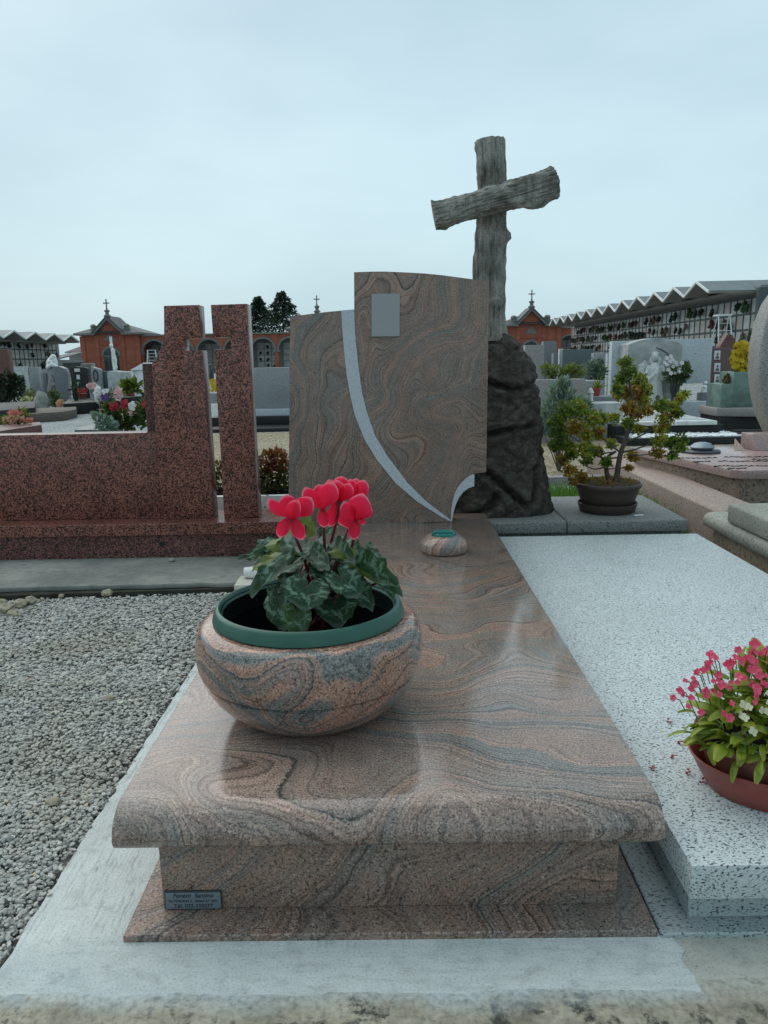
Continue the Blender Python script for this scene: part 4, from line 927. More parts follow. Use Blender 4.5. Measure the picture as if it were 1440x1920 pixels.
fs.append(tuple(reversed(range(na)))); fs.append(tuple(nr*na+i for i in range(na)))
MB().add(vs, fs).build('boulder', M['rock'], rk, smooth=60)
# logs
def log(path, rads, knots, seed, name, n=84, sub=120):
    pts = [Vector(p) for p in path]; tot = len(pts)-1; vs = []; fs = []
    up = None
    for j in range(sub+1):
        q = j/sub*tot; i = min(int(q), tot-1); f = q-i
        p0, p1, p2, p3 = pts[max(i-1, 0)], pts[i], pts[i+1], pts[min(i+2, tot)]
        P = .5*((2*p1)+(p2-p0)*f+(2*p0-5*p1+4*p2-p3)*f*f+(3*p1-p0-3*p2+p3)*f**3); T = (p2-p1).normalized()
        r = rads[i]+(rads[i+1]-rads[i])*f
        if up is None: up = Vector((0, -1, 0))
        x = T.cross(up).normalized(); u2 = x.cross(T).normalized()
        s_ = j/sub
        for k in range(n):
            a = 2*PI*k/n
            g = noise.fractal(Vector((math.cos(a)*2.4+seed, math.sin(a)*2.4, s_*3.2)), 1, 2, 3)*.11+abs(noise.noise(Vector((math.cos(a)*5.5, math.sin(a)*5.5+seed, s_*4.2))))*-.30+noise.noise(Vector((math.cos(a)*9, math.sin(a)*9, s_*30+seed)))*.035-abs(noise.noise(Vector((math.cos(a)*11, math.sin(a)*11+seed, s_*9))))*.13
            for (ks, ka, kr, kw) in knots:
                da = (a-ka+PI) % (2*PI)-PI; dist = math.hypot(da*1.0, (s_-ks)/kw); g += kr*math.exp(-dist*dist*3.0)-kr*.5*math.exp(-dist*dist*22)
            rr = r*(1.03+g)
            if s_ > .985: rr *= .97
            vs.append(P+(x*math.cos(a)+u2*math.sin(a))*rr)
    for j in range(sub):
        for k in range(n): fs.append((j*n+k, j*n+(k+1) % n, (j+1)*n+(k+1) % n, (j+1)*n+k))
    c0, c1 = len(vs), len(vs)+1
    vs.append(sum((vs[k] for k in range(n)), Vector())/n); vs.append(sum((vs[sub*n+k] for k in range(n)), Vector())/n)
    for k in range(n): fs.append((c0, (k+1) % n, k)); fs.append((c1, sub*n+k, sub*n+(k+1) % n))
    return MB().add(vs, fs).build(name, M['log'], rk, smooth=50)
YC = 3.74
vp = [V(x, y, YC) for x, y in ((918, 640), (918, 580), (917, 520), (920, 460), (922, 400), (922, 330), (919, 262))]
log(vp, [S(r, YC) for r in (30, 29, 29, 28, 27, 26, 25)], [(.55, 0.0, .35, .05), (.20, 1.3, .25, .04), (.97, 3.2, .22, .05)], 3.3, 'upright_log')
hp = [V(813, 406, YC-.10), V(860, 395, YC-.105), V(920, 377, YC-.11), V(975, 362, YC-.10), V(1041, 344, YC-.09)]
log(hp, [S(r, YC-.1) for r in (25, 22.5, 23.5, 25, 28)], [(.83, 0.1, .42, .10), (.24, 3.6, .3, .07), (.12, .3, .2, .06), (.62, 1.7, .25, .05)], 8.1, 'cross_log')

# bonsai on the ledge
bc = G(1153, 968, .191); ox, oy = bc.x, 3.66
bon = thing('potted_bonsai', 'small twisted tree with green and orange leaves in brown pot on grey ledge', 'potted plant', (ox, oy, .191))
MB().lathe([(.0, .001), (.126, .001), (.131, .004), (.141, .036), (.143, .045), (.139, .046), (.132, .03), (.0, .02)], (ox, oy, .191), 48).build('saucer', M['bonsai_pot'], bon, smooth=50)
MB().lathe([(.0, .021), (.112, .021), (.120, .026), (.139, .085), (.150, .118), (.157, .124), (.160, .135), (.158, .142), (.151, .144), (.147, .136), (.0, .134)], (ox, oy, .191), 56).build('pot', M['bonsai_pot'], bon, smooth=50)
mb = MB(); random.seed(81); mb.lathe([(.147, .136), (.10, .144), (.04, .150), (.0, .151)], (ox, oy, .191), 40, t=.2)
mb.build('soil', M['soil_brown'], bon)
mb = MB()
for i in range(420):
    a = random.uniform(0, 6.28); r_ = .145*math.sqrt(random.random()); c = Vector((ox+r_*math.cos(a), oy+r_*math.sin(a), .191+.143+.012*(1-r_/.145)))
    mb.leaf(c, rv()+Vector((0, 0, .5)), rv(), random.uniform(.008, .024), .009, random.choice([1, .95, 1, .0]))
sl = mb.build('leaf_litter', M['bonsai_leaf'], bon, smooth=0); sl['kind'] = 'stuff'
YB = 3.66
def bp_(l, rr, dy=0): return MB().tube([V(x, y, YB+dy+d) for (x, y, d) in l], rr, 8)
tr = MB()
def tadd(l, r): tr.tube([V(x, y, YB+d) for (x, y, d) in l], r, 8)
tadd([(1150, 915, 0), (1157, 890, 0), (1160, 868, .0), (1165, 845, .0), (1172, 828, 0), (1179, 805, .01), (1184, 780, 0), (1188, 755, -.01), (1182, 728, 0), (1177, 700, 0), (1172, 672, 0)], [.017, .015, .0135, .012, .0105, .0095, .008, .006, .005, .004, .002])
tadd([(1146, 912, .01), (1138, 888, .015), (1135, 868, .01), (1141, 855, .01), (1155, 846, 0)], [.015, .012, .0105, .008, .006])
for l, r in (([(1166, 848, 0), (1190, 843, -.03), (1210, 836, -.05), (1229, 824, -.06)], .005), ([(1172, 830, 0), (1195, 820, .03), (1225, 805, .05), (1245, 780, .06)], .005), ([(1176, 853, 0), (1194, 854, -.04), (1215, 852, -.06), (1232, 848, -.07)], .004),
             ([(1163, 848, 0), (1145, 835, -.03), (1125, 817, -.05), (1110, 800, -.05)], .005), ([(1158, 858, 0), (1135, 860, .03), (1105, 850, .04), (1085, 820, .05), (1075, 790, .05)], .0045), ([(1136, 876, 0), (1115, 880, -.03), (1095, 873, -.04), (1080, 860, -.05)], .004),
             ([(1150, 848, 0), (1130, 850, .0), (1098, 835, .0), (1065, 815, 0), (1050, 790, 0)], .004), ([(1180, 790, 0), (1196, 775, .02), (1212, 765, .03)], .003), ([(1186, 760, 0), (1172, 750, .0), (1160, 730, 0)], .003), ([(1137, 880, 0), (1155, 878, -.02), (1180, 878, -.03)], .003)):
    tadd(l, [r*(1-.6*i/(len(l)-1)) for i in range(len(l))])
tr.build('trunk', M['bark'], bon, smooth=60)
CL = [(1172, 680, 11, .1), (1178, 698, 13, .12), (1164, 712, 12, .12), (1196, 712, 14, .3), (1164, 736, 15, .7), (1190, 736, 19, .85), (1210, 732, 12, .35), (1157, 728, 9, .15), (1180, 765, 14, .9), (1197, 775, 11, .85), (1177, 792, 10, .2), (1197, 803, 9, .5), (1215, 768, 9, .85), (1205, 750, 10, .6),
      (1240, 760, 13, .15), (1262, 764, 11, .4), (1275, 747, 8, .5), (1284, 738, 6, .4), (1250, 782, 15, .5), (1240, 802, 13, .55), (1236, 825, 12, .4), (1258, 830, 14, .12), (1277, 824, 10, .12), (1232, 848, 11, .85), (1260, 853, 9, .2), (1270, 775, 8, .15), (1275, 840, 8, .1),
      (1060, 770, 18, .08), (1085, 767, 18, .3), (1110, 785, 16, .35), (1045, 792, 15, .12), (1050, 816, 16, .1), (1040, 836, 10, .12), (1080, 800, 17, .75), (1126, 785, 13, .15), (1122, 811, 12, .8), (1095, 840, 15, .35), (1120, 846, 12, .38), (1146, 832, 9, .4), (1070, 850, 11, .2), (1055, 862, 10, .75), (1100, 862, 11, .15), (1136, 866, 8, .15), (1068, 882, 12, .8), (1090, 893, 10, .9), (1150, 783, 9, .45), (1186, 855, 10, .8), (1178, 876, 6, .85), (1065, 835, 12, .3), (1100, 815, 12, .5), (1075, 902, 6, .9)]
mb = MB(); random.seed(83)
for (x, y, r_, tt) in CL:
    c = V(x, y, YB+random.uniform(-.09, .09)); R_ = S(r_, YB)*1.12
    for i in range(int(r_*17)):
        o_ = rv(); p = c+Vector((o_.x*R_, o_.y*R_*1.2, o_.z*R_*.85))*random.random()**.45
        mb.leaf(p, rv()+Vector((0, -.3, -.2)), rv()+Vector((0, -.4, .6)), random.uniform(.013, .026), random.uniform(.009, .016), min(1, max(0, tt+random.gauss(0, .19))))
mb.build('foliage', M['bonsai_leaf'], bon, smooth=0)
# cigarette-like white scrap on ledge
c = G(1198, 968, .1915); tagp(MB().tube([c+Vector((-.022, 0, .004)), c+Vector((.022, .006, .004))], .0035, 6).build('paper_scrap', M['white_paint'], org=c), 'small white paper scrap lying on the ledge beside the bonsai saucer', 'litter')

# ------------------------------------------------------------------ RED GRANITE MONUMENT ON THE LEFT
rm = thing('grave_monument', 'red granite monument of two tall pillars with a cross-shaped gap between them', 'tomb', (-1.4, 3.6, .03))
YP = 3.591; ZL = .1995
def PP(l, Y=YP): return [(V(x, y, Y).x, V(x, y, Y).z) for x, y in l]
lpil = PP([(307, 573.3), (373, 571.5), (376, 633.8), (344.5, 635.3), (345.5, 657.4), (379, 657.3), (392, 840), (401, 973), (306.7, 974.3), (293, 840), (284.4, 682)])+PP([(291, 671), (297.5, 661), (303, 649), (306, 638), (307.5, 625)])
lpil = [(x, max(z, ZL+.0005)) for x, z in lpil]
lpil[7] = (lpil[7][0], ZL+.0005); lpil[8] = (lpil[8][0], ZL+.0005)
MB().xz(lpil, YP, YP+.10).build('pillar', M['red'], rm, bevel=.0025, seg=2)
rpil = PP([(394.9, 571.5), (463.3, 569.3), (475, 820), (485.5, 970.7), (420.4, 971.2), (413, 840), (401, 656), (433, 654.4), (432, 631), (399.5, 633)])
rpil[3] = (rpil[3][0], ZL+.0005); rpil[4] = (rpil[4][0], ZL+.0005)
MB().xz(rpil, YP, YP+.10).build('pillar', M['red'], rm, bevel=.0025, seg=2)
q = V(268, 682, YP+.12); q2 = V(300, 682, YP+.12)
MB().box(q.x, q2.x+.1, YP+.105, YP+.22, ZL+.0005, q.z).build('rear_pier', M['red_dull'], rm, bevel=.002, seg=1)
wz = V(293, 811, YP+.03).z
MB().box(-5.2, lpil[9][0]+.03, YP+.03, YP+.15, ZL+.0005, wz).build('low_wall', M['red'], rm, bevel=.003, seg=2)
xj = V(301, 990, YP-.10).x
for a, b in ((-5.2, xj-.001), (xj+.001, -.50)):
    MB().box(a, b, 3.489, 3.80, .1435, ZL).build('base_slab', M['red'], rm, bevel=.002, seg=1)
MB().box(-5.2, -.515, 3.509, 3.79, .02, .1435).build('base_block', M['red_dull'], rm)
hc = V(303.5, 1020, 3.509); MB().lathe([(.0, 0), (.0125, 0), (.0125, .003), (.0, .003)], (0, 0, 0), 14).build('drain_hole', M['ink'], rm)
dh = [o for o in rm.children if o.name.startswith('drain_hole')][0]
for v in dh.data.vertices: v.co += ORG[rm.name]
dh.location = hc+Vector((0, -.002, 0))-ORG[rm.name]; dh.rotation_euler.x = PI/2
# white marble border and red-leaved plant behind the pillars
wb = thing('marble_planter', 'white marble planter box behind the gap of the red pillars', 'planter', (-.75, 4.2, 0))
MB().box(-1.25, -.36, 4.12, 4.45, -.03, .215).build('box', M['white_paint'], wb, bevel=.006)
MB().box(-1.22, -.39, 4.15, 4.42, .215, .219).build('soil', M['soil'], wb)
def leafball(name, label, cat, mats, base, blobs, Y, leaf=(.03, .05), wd=.5, n=1.0, seed=1, tint=(.2, .8), stems=True, group=None, aspect=1.0, up=.2):
    """a bushy plant: foliage clumps given by photo position and size at their distance Y, stems going down to its base"""
    random.seed(seed); t = thing(name, label, cat, base, group); b0 = Vector(base)
    mb = MB(); st = MB()
    for bl_ in blobs:
        x, y, r_ = bl_[:3]; dY = bl_[3] if len(bl_) > 3 else 0; t0 = bl_[4] if len(bl_) > 4 else None
        c = V(x, y, Y+dY); R_ = S(r_, Y)
        st.tube([b0, (b0+c)/2+Vector((0, 0, R_*.1)), c], [S(1.3, Y), S(1, Y), S(.5, Y)], 5)
        for i in range(int(26*n*max(1, (R_/leaf[1])**1.6*.6))):
            o_ = rv(); q_ = random.random()**.4; p = c+Vector((o_.x*R_, o_.y*R_, o_.z*R_*aspect))*q_
            tv = (t0 if t0 is not None else random.uniform(*tint))+random.gauss(0, .12)+.15*(o_.z*q_)
            mb.leaf(p, o_*.6+rv()*.6+Vector((0, 0, up)), rv()+Vector((0, -.3, .6)), random.uniform(*leaf), random.uniform(*leaf)*wd, min(1, max(0, tv)))
    if stems: st.build('stems', M['bark'], t)
    mb.build('foliage', mats, t, smooth=0); return t
leafball('red_leaf_plant', 'dark plant with small red leaves behind the right red pillar', 'plant', M['red_leaf'], (-.72, 4.28, .219), [(515, 868, 22, 0, .85), (535, 860, 16, .1, .9), (500, 862, 16, 0, .9), (520, 856, 14, 0, .95), (510, 893, 26, 0, .45), (535, 890, 18, .05, .55), (490, 900, 22, 0, .4), (525, 915, 16, 0, .2), (500, 925, 22, -.1, .1), (497, 945, 16, -.12, .05), (530, 905, 20, -.05, .3), (490, 880, 18, 0, .5), (410, 880, 16, .1, .6), (412, 900, 16, .05, .3), (450, 890, 26, .2, .5)], 4.3, (.02, .038), .55, 4.0, 91)
# rubble and stones near the pad
random.seed(95)
for i, (x, y, r_, lb_) in enumerate([(12, 1140, 13, 'beige rubble stone at the left edge by the pad'), (38, 1130, 12, 'beige stone in the middle of the rubble by the pad'), (57, 1124, 10, 'rounded beige stone nearest the gravel in the rubble'), (24, 1150, 9, 'small beige stone below the rubble row'), (3, 1128, 9, 'beige stone touching the concrete pad at the far left'), (201, 1110, 9, 'single angular beige stone leaning on the pad edge'), (115, 1116, 5, 'little grey stone between rubble and the leaning stone'), (80, 1123, 4, 'tiny dark stone right of the rubble')]):
    c = G(x, y+r_*.6, 0); R_ = S(r_, 2.9)
    tagp(MB().blob(c+Vector((0, 0, R_*.45)), (R_*1.15, R_, R_*.8), 3, .45, 1.6, i+1).build('rubble_stone', M['beige_rock'], org=c), lb_, 'stone', 'rubble by the concrete pad')
c = G(322, 1053, .03); tagp(MB().blob(c+Vector((0, 0, .008)), (.017, .012, .010), 2, .3, 2, 3).build('pebble', M['boulder'], org=c), 'single grey pebble lying on the concrete pad', 'stone')
c = G(200, 1480, 0)
for i, (x, y) in enumerate([(205, 1313), (100, 1508)]):
    c = G(x, y, .004); R_ = S(11, 1.7)
    tagp(MB().blob(c+Vector((0, 0, R_*.5)), (R_*1.2, R_, R_*.7), 2, .4, 1.6, i+5).build('cobble', M['beige_rock'], org=c), ['larger pale stone amid the gravel near the bowl', 'larger pale stone amid the gravel near the left edge'][i], 'stone', 'larger stones in the gravel')
# cream plastic things behind the bowl
c = G(455, 1112, 0); o = thing('grave_light', 'cream plastic box with ribbed front lying behind the stone bowl', 'box', c)
MB().box(c.x-.035, c.x+.10, c.y, c.y+.14, .0, .035).build('case', M['cream'], o, bevel=.004, seg=2)
MB().box(c.x-.033, c.x+.098, c.y-.003, c.y+.002, .012, .016).build('groove', M['taupe'], o)
c = G(468, 1086, .03); o = thing('plastic_cup', 'white plastic cup lying on its side behind the cyclamen leaves', 'cup', c)
m_ = MB().lathe([(.0, 0), (.022, 0), (.028, .07), (.026, .07), (.02, .004), (.0, .003)], (0, 0, 0), 20); m_.v = [(c.x+p[2]-.02, c.y+p[0], c.z+.03+p[1]) for p in m_.v]; m_.build('cup', M['white_paint'], o)

# ------------------------------------------------------------------ PINK TOMBS ON THE RIGHT
# kerb with a bevelled top
pk = thing('granite_kerb', 'pink speckled granite kerb running back beside the grey ledge', 'kerb', (1.75, 4.6, 0))
kp = [(1.655, -.03), (1.655, .150), (1.675, .168), (1.80, .178), (1.86, .178), (1.86, -.03)]
MB().prism([(x, 3.72, z) for x, z in kp], (0, 2.6, 0)).build('kerb_stone', M['pink'], pk, bevel=.004)
pt = thing('grave_slab', 'pink granite tomb slab with dark lettering and a grey lamp dish behind the kerb', 'tomb', (2.6, 5.0, 0))
MB().xy([(1.93, 4.26), (1.98, 4.20), (3.6, 4.20), (3.6, 5.42), (1.72, 5.42), (1.73, 5.3)], .245, .295).build('cover_slab', M['pink_pol'], pt, bevel=.004)
MB().xy([(1.96, 4.28), (2.0, 4.24), (3.56, 4.24), (3.56, 5.40), (1.76, 5.40)], -.03, .245).build('base', M['pink_dirty'], pt)
# bronze lettering, too far and worn to read: low relief strokes
mb = MB(); random.seed(99)
for (x0, x1, yy) in [(1268, 1345, 859), (1358, 1440, 857), (1300, 1332, 865.5), (1347, 1440, 865), (1338, 1440, 874), (1364, 1400, 878.5), (1410, 1470, 862)]:
    x = x0
    while x < x1:
        wl = random.uniform(5, 11); p = G(x, yy+random.uniform(-.7, .7), .296); q_ = G(min(x+wl, x1), yy+random.uniform(-.7, .7), .296)
        m1 = (p+q_)/2+Vector((0, random.uniform(-.02, .02), 0)); mb.tube([p, m1, q_], [.004, .0055, .003], 5); x += wl+random.uniform(.3, 2.2)
mb.build('worn_lettering', M['ink'], pt)
dc = G(1316, 849, .295); lamp = thing('grave_lamp', 'grey metal lamp dish on octagonal foot on the pink tomb', 'grave lamp', dc)
MB().lathe([(.0, .0005), (.125, .0005), (.125, .012), (.105, .022), (.0, .022)], dc, 8, 1, .8).build('foot', M['plate_edge'], lamp, smooth=20)
MB().lathe([(.0, .022), (.06, .022), (.074, .032), (.078, .040), (.072, .046), (.05, .064), (.02, .071), (.0, .072)], dc, 28).build('lid', M['plate'], lamp, smooth=50)
wc = V(1408, 850, 5.2); pw = thing('stone_wedge', 'wedge-shaped pink granite stone lying at the back of the lettered tomb', 'stone', (wc.x, 5.15, .295))
MB().yz([(5.06, .2955), (5.28, .2955), (5.28, .40), (5.12, .40)], V(1397, 850, 5.2).x, V(1480, 850, 5.2).x).build('block', M['pink_pol'], pw, bevel=.004)
MB().add([(V(1397, 850, 5.1).x, 5.10, .296), (V(1397, 850, 5.1).x, 5.27, .296), (V(1397, 850, 5.1).x, 5.27, .36), (V(1378, 850, 5.1).x, 5.10, .296)], [(0, 3, 2), (3, 1, 2), (0, 1, 3), (0, 2, 1)]).build('slope', M['pink'], pw)
# front right tomb with rounded moulding
rt = thing('grave_slab', 'weathered greenish tomb with a rounded moulding at the right edge', 'tomb', (1.9, 3.2, 0))
mo = [(3.78, .0)]
MB().box(1.60, 2.7, 1.6, 3.66, -.03, .095).build('base', M['pink_dirty'], rt)
pr = [(1.56+.045-.045*math.sin(PI*i/12)*1.0, .128-.040*math.cos(PI*i/12)) for i in range(13)]
MB().prism([(x, 1.6, z) for x, z in pr]+[(2.7, 1.6, .168), (2.7, 1.6, .088)], (0, 2.10, 0)).build('moulding', M['mossy'], rt, smooth=50)
MB().box(1.575, 2.7, 1.6, 3.47, .168, .255).build('upper_slab', M['mossy'], rt, bevel=.012, seg=3)
# rounded rough headstone at the right border of the photo
eg = thing('rounded_headstone', 'tall rounded grey granite headstone cut by the right edge of the photo', 'gravestone', (V(1495, 750, 5.9).x, 5.9, 0))
ez = [(1462, 535), (1440, 549), (1424, 572), (1411, 605), (1402, 645), (1399, 690), (1403, 735), (1412, 775), (1426, 806), (1442, 826), (1470, 835), (1520, 830), (1560, 790), (1585, 720), (1588, 650), (1570, 590), (1535, 548), (1500, 530)]
MB().xz([(V(x, y, 5.97).x, V(x, y, 5.97).z) for x, y in ez], 5.75, 5.97).build('stone', M['egg'], eg, bevel=.03, seg=4)
MB().box(V(1440, 820, 5.8).x, V(1580, 820, 5.8).x, 5.75, 6.05, .29, V(1470, 833, 5.75).z+.01).build('foot_block', M['pink'], eg)
# grass patch
mb = MB(); random.seed(102)
for i in range(5200):
    x = random.uniform(.85, 1.62); y = random.uniform(4.12, 5.35); b = Vector((x, y, -.02)); h = random.uniform(.05, .13)*(1.1-.3*random.random())
    d = Vector((random.gauss(0, .3), random.gauss(0, .3), 1)).normalized(); s_ = Vector((random.uniform(-1, 1), random.uniform(-1, 1), 0)).normalized()*.0035; tt = random.random()
    mb.add([b-s_, b+s_, b+d*h*.6+s_*.7+Vector((0, 0, 0)), b+d*h+Vector((d.x*h*.4, d.y*h*.4, 0)), b+d*h*.6-s_*.7], [(0, 1, 2, 4), (4, 2, 3)], [tt*.4, tt*.4, tt*.8, tt, tt*.8])
go = mb.build('grass', M['grass'], smooth=0); go['kind'] = 'stuff'
structure('soil', MB().add([(.7, 4.08, -.026), (1.65, 4.08, -.026), (1.65, 5.4, -.026), (.7, 5.4, -.026)], [(0, 1, 2, 3)]), plain('lawn_soil', (.03, .06, .015), .95, .6, 30))
structure('kerb_strip', MB().box(.6, 1.655, 5.75, 5.86, -.05, .03), M['taupe'])

# ------------------------------------------------------------------ MIDGROUND GRAVES, RIGHT
def slab_px(name, label, cat, mat, x0, x1, ytop, Y, th=.12, group=None, part='stone', bevel=.006, zb=-.03, top=None):
    """upright stone: left/right pixel, top pixel, distance"""
    a, b = V(x0, ytop, Y), V(x1, ytop, Y); o = thing(name, label, cat, ((a.x+b.x)/2, Y+th/2, 0), group); zt = (a.z+b.z)/2
    pts = [(a.x, zb), (b.x, zb), (b.x, zt), (a.x, zt)]
    if top: pts = [(a.x, zb), (b.x, zb)]+[(V(x, y, Y).x, V(x, y, Y).z) for x, y in top]
    MB().xz(pts, Y, Y+th).build(part, mat, o, bevel=bevel); return o
slab_px('gravestone', 'plain light taupe granite stele just right of the dark boulder', 'gravestone', M['taupe'], 985, 1021, 647, 10.2, .16)
slab_px('gravestone', 'dark grey stele stepped behind the taupe stele', 'gravestone', M['grey_dark'], 1019, 1044, 640, 14.5, .2)
slab_px('gravestone', 'small dark grey stele between stepped stele and green slate slab', 'gravestone', M['grey_dark'], 1038, 1057, 663, 14, .2)
slab_px('gravestone', 'pale narrow stele left of the green slate slab', 'gravestone', M['grey_light'], 1049, 1056, 654, 13.8, .1)
slab_px('gravestone', 'wide dark green slate slab above the juniper hedge', 'gravestone', M['green_slate'], 1055, 1113, 655, 13.5, .18)
o = slab_px('gravestone', 'grey stele with dark half-round emblem right of the slate slab', 'gravestone', M['grey_gran'], 1113, 1142, 662, 13, .16)
p = V(1124, 682, 12.98)
MB().xz([(p.x+.07*math.cos(PI*i/10), p.z+.09*math.sin(PI*i/10)) for i in range(11)], 12.96, 13.01).build('emblem', M['metal_dark'], o)
slab_px('gravestone', 'thin pale column against the dark gap beside the angel tomb', 'gravestone', M['marble_old'], 1139, 1145, 663, 12.5, .1)
slab_px('gravestone', 'dark narrow stele in the gap beside the angel tomb', 'gravestone', M['blackstone'], 1143, 1150, 670, 12.7, .1)
# wide planter with juniper hedge
a, b = V(1012, 712, 8.6), V(1098, 712, 8.6)
pl = thing('stone_planter', 'wide taupe granite planter holding the juniper hedge', 'planter', ((a.x+b.x)/2, 8.8, 0))
MB().box(a.x-.4, b.x, 8.6, 8.72, -.03, a.z).build('front_panel', M['taupe'], pl, bevel=.006)
MB().box(a.x-.4, b.x, 8.72, 9.3, -.03, a.z-.06).build('soil', M['soil'], pl)
MB().box(b.x-.1, b.x, 8.721, 9.4, -.03, a.z-.002).build('side_panel', M['taupe'], pl)
leafball('juniper_hedge', 'yellow-green clipped juniper growing in the wide taupe planter', 'hedge', M['hedge_leaf'], ((a.x+b.x)/2, 8.95, a.z-.06), [(1028, 697, 12), (1040, 694, 11), (1052, 698, 12), (1065, 697, 13), (1078, 697, 12), (1087, 693, 9), (1034, 703, 10), (1058, 704, 10), (1082, 704, 10), (1070, 690, 8), (1022, 690, 7)], 8.95, (.03, .06), .45, 2.4, 111, aspect=.8)
leafball('grey_shrub', 'silvery grey-green shrub right beside the dark boulder', 'shrub', M['grey_leaf'], (V(1050, 800, 6.4).x, 6.4, -.03), [(1050, 730, 12), (1042, 745, 16), (1060, 742, 14), (1030, 768, 14), (1050, 765, 18), (1072, 762, 14), (1090, 758, 10), (1025, 790, 12), (1045, 790, 16), (1068, 782, 14), (1018, 808, 10), (1040, 812, 12), (1100, 765, 7), (1058, 722, 7)], 6.4, (.045, .08), .28, 4.5, 112, tint=(.2, .95), up=.7)
leafball('green_shrub', 'bluish green shrub in front of the grey emblem stele', 'shrub', M['grey_leaf'], (V(1118, 712, 10.5).x, 10.5, .3), [(1104, 690, 9), (1116, 684, 9), (1108, 702, 9), (1124, 702, 9, 0, .05), (1128, 692, 8, 0, .1), (1118, 706, 9, 0, .05)], 10.5, (.05, .09), .4, 2.5, 113, tint=(.0, .45))
# aloe in a red pot on a dark stepped base
a, b = V(1090, 722, 9.6), V(1145, 722, 9.6)
st_ = thing('stepped_base', 'dark stepped stone base carrying the aloe pot', 'tomb base', ((a.x+b.x)/2, 9.8, 0))
zt = V(1120, 743, 9.4).z
MB().box(a.x-.3, b.x, 9.3, 9.9, -.03, zt).build('step', M['grey_dark'], st_, bevel=.008); MB().box(a.x-.3, b.x, 9.9, 10.6, -.03, zt+.17).build('step', M['grey_gran'], st_, bevel=.008)
ac = V(1120, 742, 9.45); al = thing('potted_aloe', 'spiky aloe in a small red pot right of the juniper hedge', 'potted plant', (ac.x, 9.5, zt))
MB().lathe([(.0, .001), (.038, .001), (.052, .085), (.057, .086), (.057, .10), (.05, .10), (.048, .085), (.0, .085)], (ac.x, 9.5, zt), 20).build('pot', M['terra_red'], al)
random.seed(114)
for (x, y) in [(1108, 716), (1113, 707), (1121, 703), (1130, 699), (1136, 716), (1141, 722), (1104, 724), (1126, 712), (1128, 720), (1116, 722)]:
    b = Vector((ac.x, 9.5, zt+.085)); t = V(x, y, 9.5+random.uniform(-.08, .08)); MB().sheet(b, t, .035, (0, -1, .3), .08, .5, lambda q: 1-q*.95, 3, 6, .55).build('leaf', M['hedge_leaf'], al)
# angel tomb
YA = 11.2
an = thing('angel_tomb', 'pale marble tomb with praying angel relief and speckled back slab', 'tomb', (V(1240, 700, YA).x, YA, 0))
a, b = V(1148, 640, YA), V(1337, 634, YA)
zlow = V(1300, 719, YA).z; xm = V(1280, 700, YA).x
MB().xz([(a.x, -.03), (V(1178, 700, YA).x, -.03), (V(1178, 700, YA).x, zlow), (b.x, zlow), (b.x, b.z), (a.x, a.z)], YA, YA+.14).build('back_slab', M['grey_light'], an, bevel=.006)
ctop = [(1280, 646), (1268, 640), (1252, 636), (1235, 634), (1222, 634), (1206, 637), (1192, 641), (1178, 646)]
YB2 = YA-.42
cp = [(V(x, y, YB2).x, V(x, y, YB2).z) for x, y in ctop]
MB().xz([(cp[-1][0], .0), (cp[0][0], .0)]+cp, YB2, YA-.003).build('centre_block', M['angel_block'], an, bevel=.008)
# moon-shaped groove and wing recess on the block
ring = MB(); pts = [V(x, y, YB2-.004) for x, y in ((1231, 652), (1240, 655), (1250, 661), (1257, 668), (1261, 676))]
ring.tube(pts, [.006, .012, .014, .012, .006], 6); ring.build('crescent', M['grey_dark'], an)
def relief(parent, name, items, mat, vox):
    mb = MB()
    for it in items:
        if it[0] == 'b': mb.blob(it[1], it[2], 2, 0, 1, 0, rot=it[3] if len(it) > 3 else None)
        else: mb.tube(it[1], it[2], 10)
    o = mb.build(name, mat, parent, smooth=60); md = o.modifiers.new('fuse', 'REMESH'); md.mode = 'VOXEL'; md.voxel_size = vox; md.use_smooth_shade = True
    return o
ya = YB2-.02
def A(x, y, d=0): return V(x, y, ya+d)
s1 = S(1, YB2)
relief(an, 'angel_figure', [
    ('t', [A(1227, 770), A(1227, 745), A(1227, 715), A(1227, 690), A(1228, 680)], [s1*17, s1*14, s1*13, s1*11, s1*6]),
    ('b', A(1228, 669), (s1*6.5, s1*6.5, s1*8)), ('b', A(1221, 676, .03), (s1*4, s1*4, s1*8)), ('b', A(1236, 676, .03), (s1*4, s1*4, s1*8)), ('b', A(1228, 664, .03), (s1*8, s1*5, s1*6)),
    ('t', [A(1218, 686), A(1212, 702, -.02), A(1217, 712, -.05), A(1232, 698, -.09)], [s1*5, s1*5.5, s1*5, s1*2.5]), ('t', [A(1238, 686), A(1246, 702, -.02), A(1242, 710, -.05), A(1234, 696, -.09)], [s1*5, s1*5.5, s1*5, s1*2.5]),
    ('t', [A(1233, 708, -.09), A(1234, 690, -.10)], [s1*2.6, s1*1.3]),
    ('t', [A(1231, 715, -.05), A(1231, 760, -.08)], [s1*3.5, s1*4.5]), ('t', [A(1220, 720, -.05), A(1217, 765, -.07)], [s1*2.5, s1*3.5]), ('t', [A(1238, 718, -.05), A(1241, 764, -.07)], [s1*2.5, s1*3.5])], M['angel'], .010)
relief(an, 'wing', [('t', [A(1212, 690, .02), A(1206, 678, .02), A(1202, 684, .02), A(1203, 705, .02), A(1207, 730, .02)], [s1*4, s1*6, s1*6, s1*6, s1*3])], M['angel'], .010)
relief(an, 'wing', [('t', [A(1243, 690, .02), A(1249, 676, .02), A(1252, 686, .02), A(1251, 705, .02)], [s1*4, s1*5, s1*5, s1*3])], M['angel'], .010)
mb = MB(); random.seed(121)
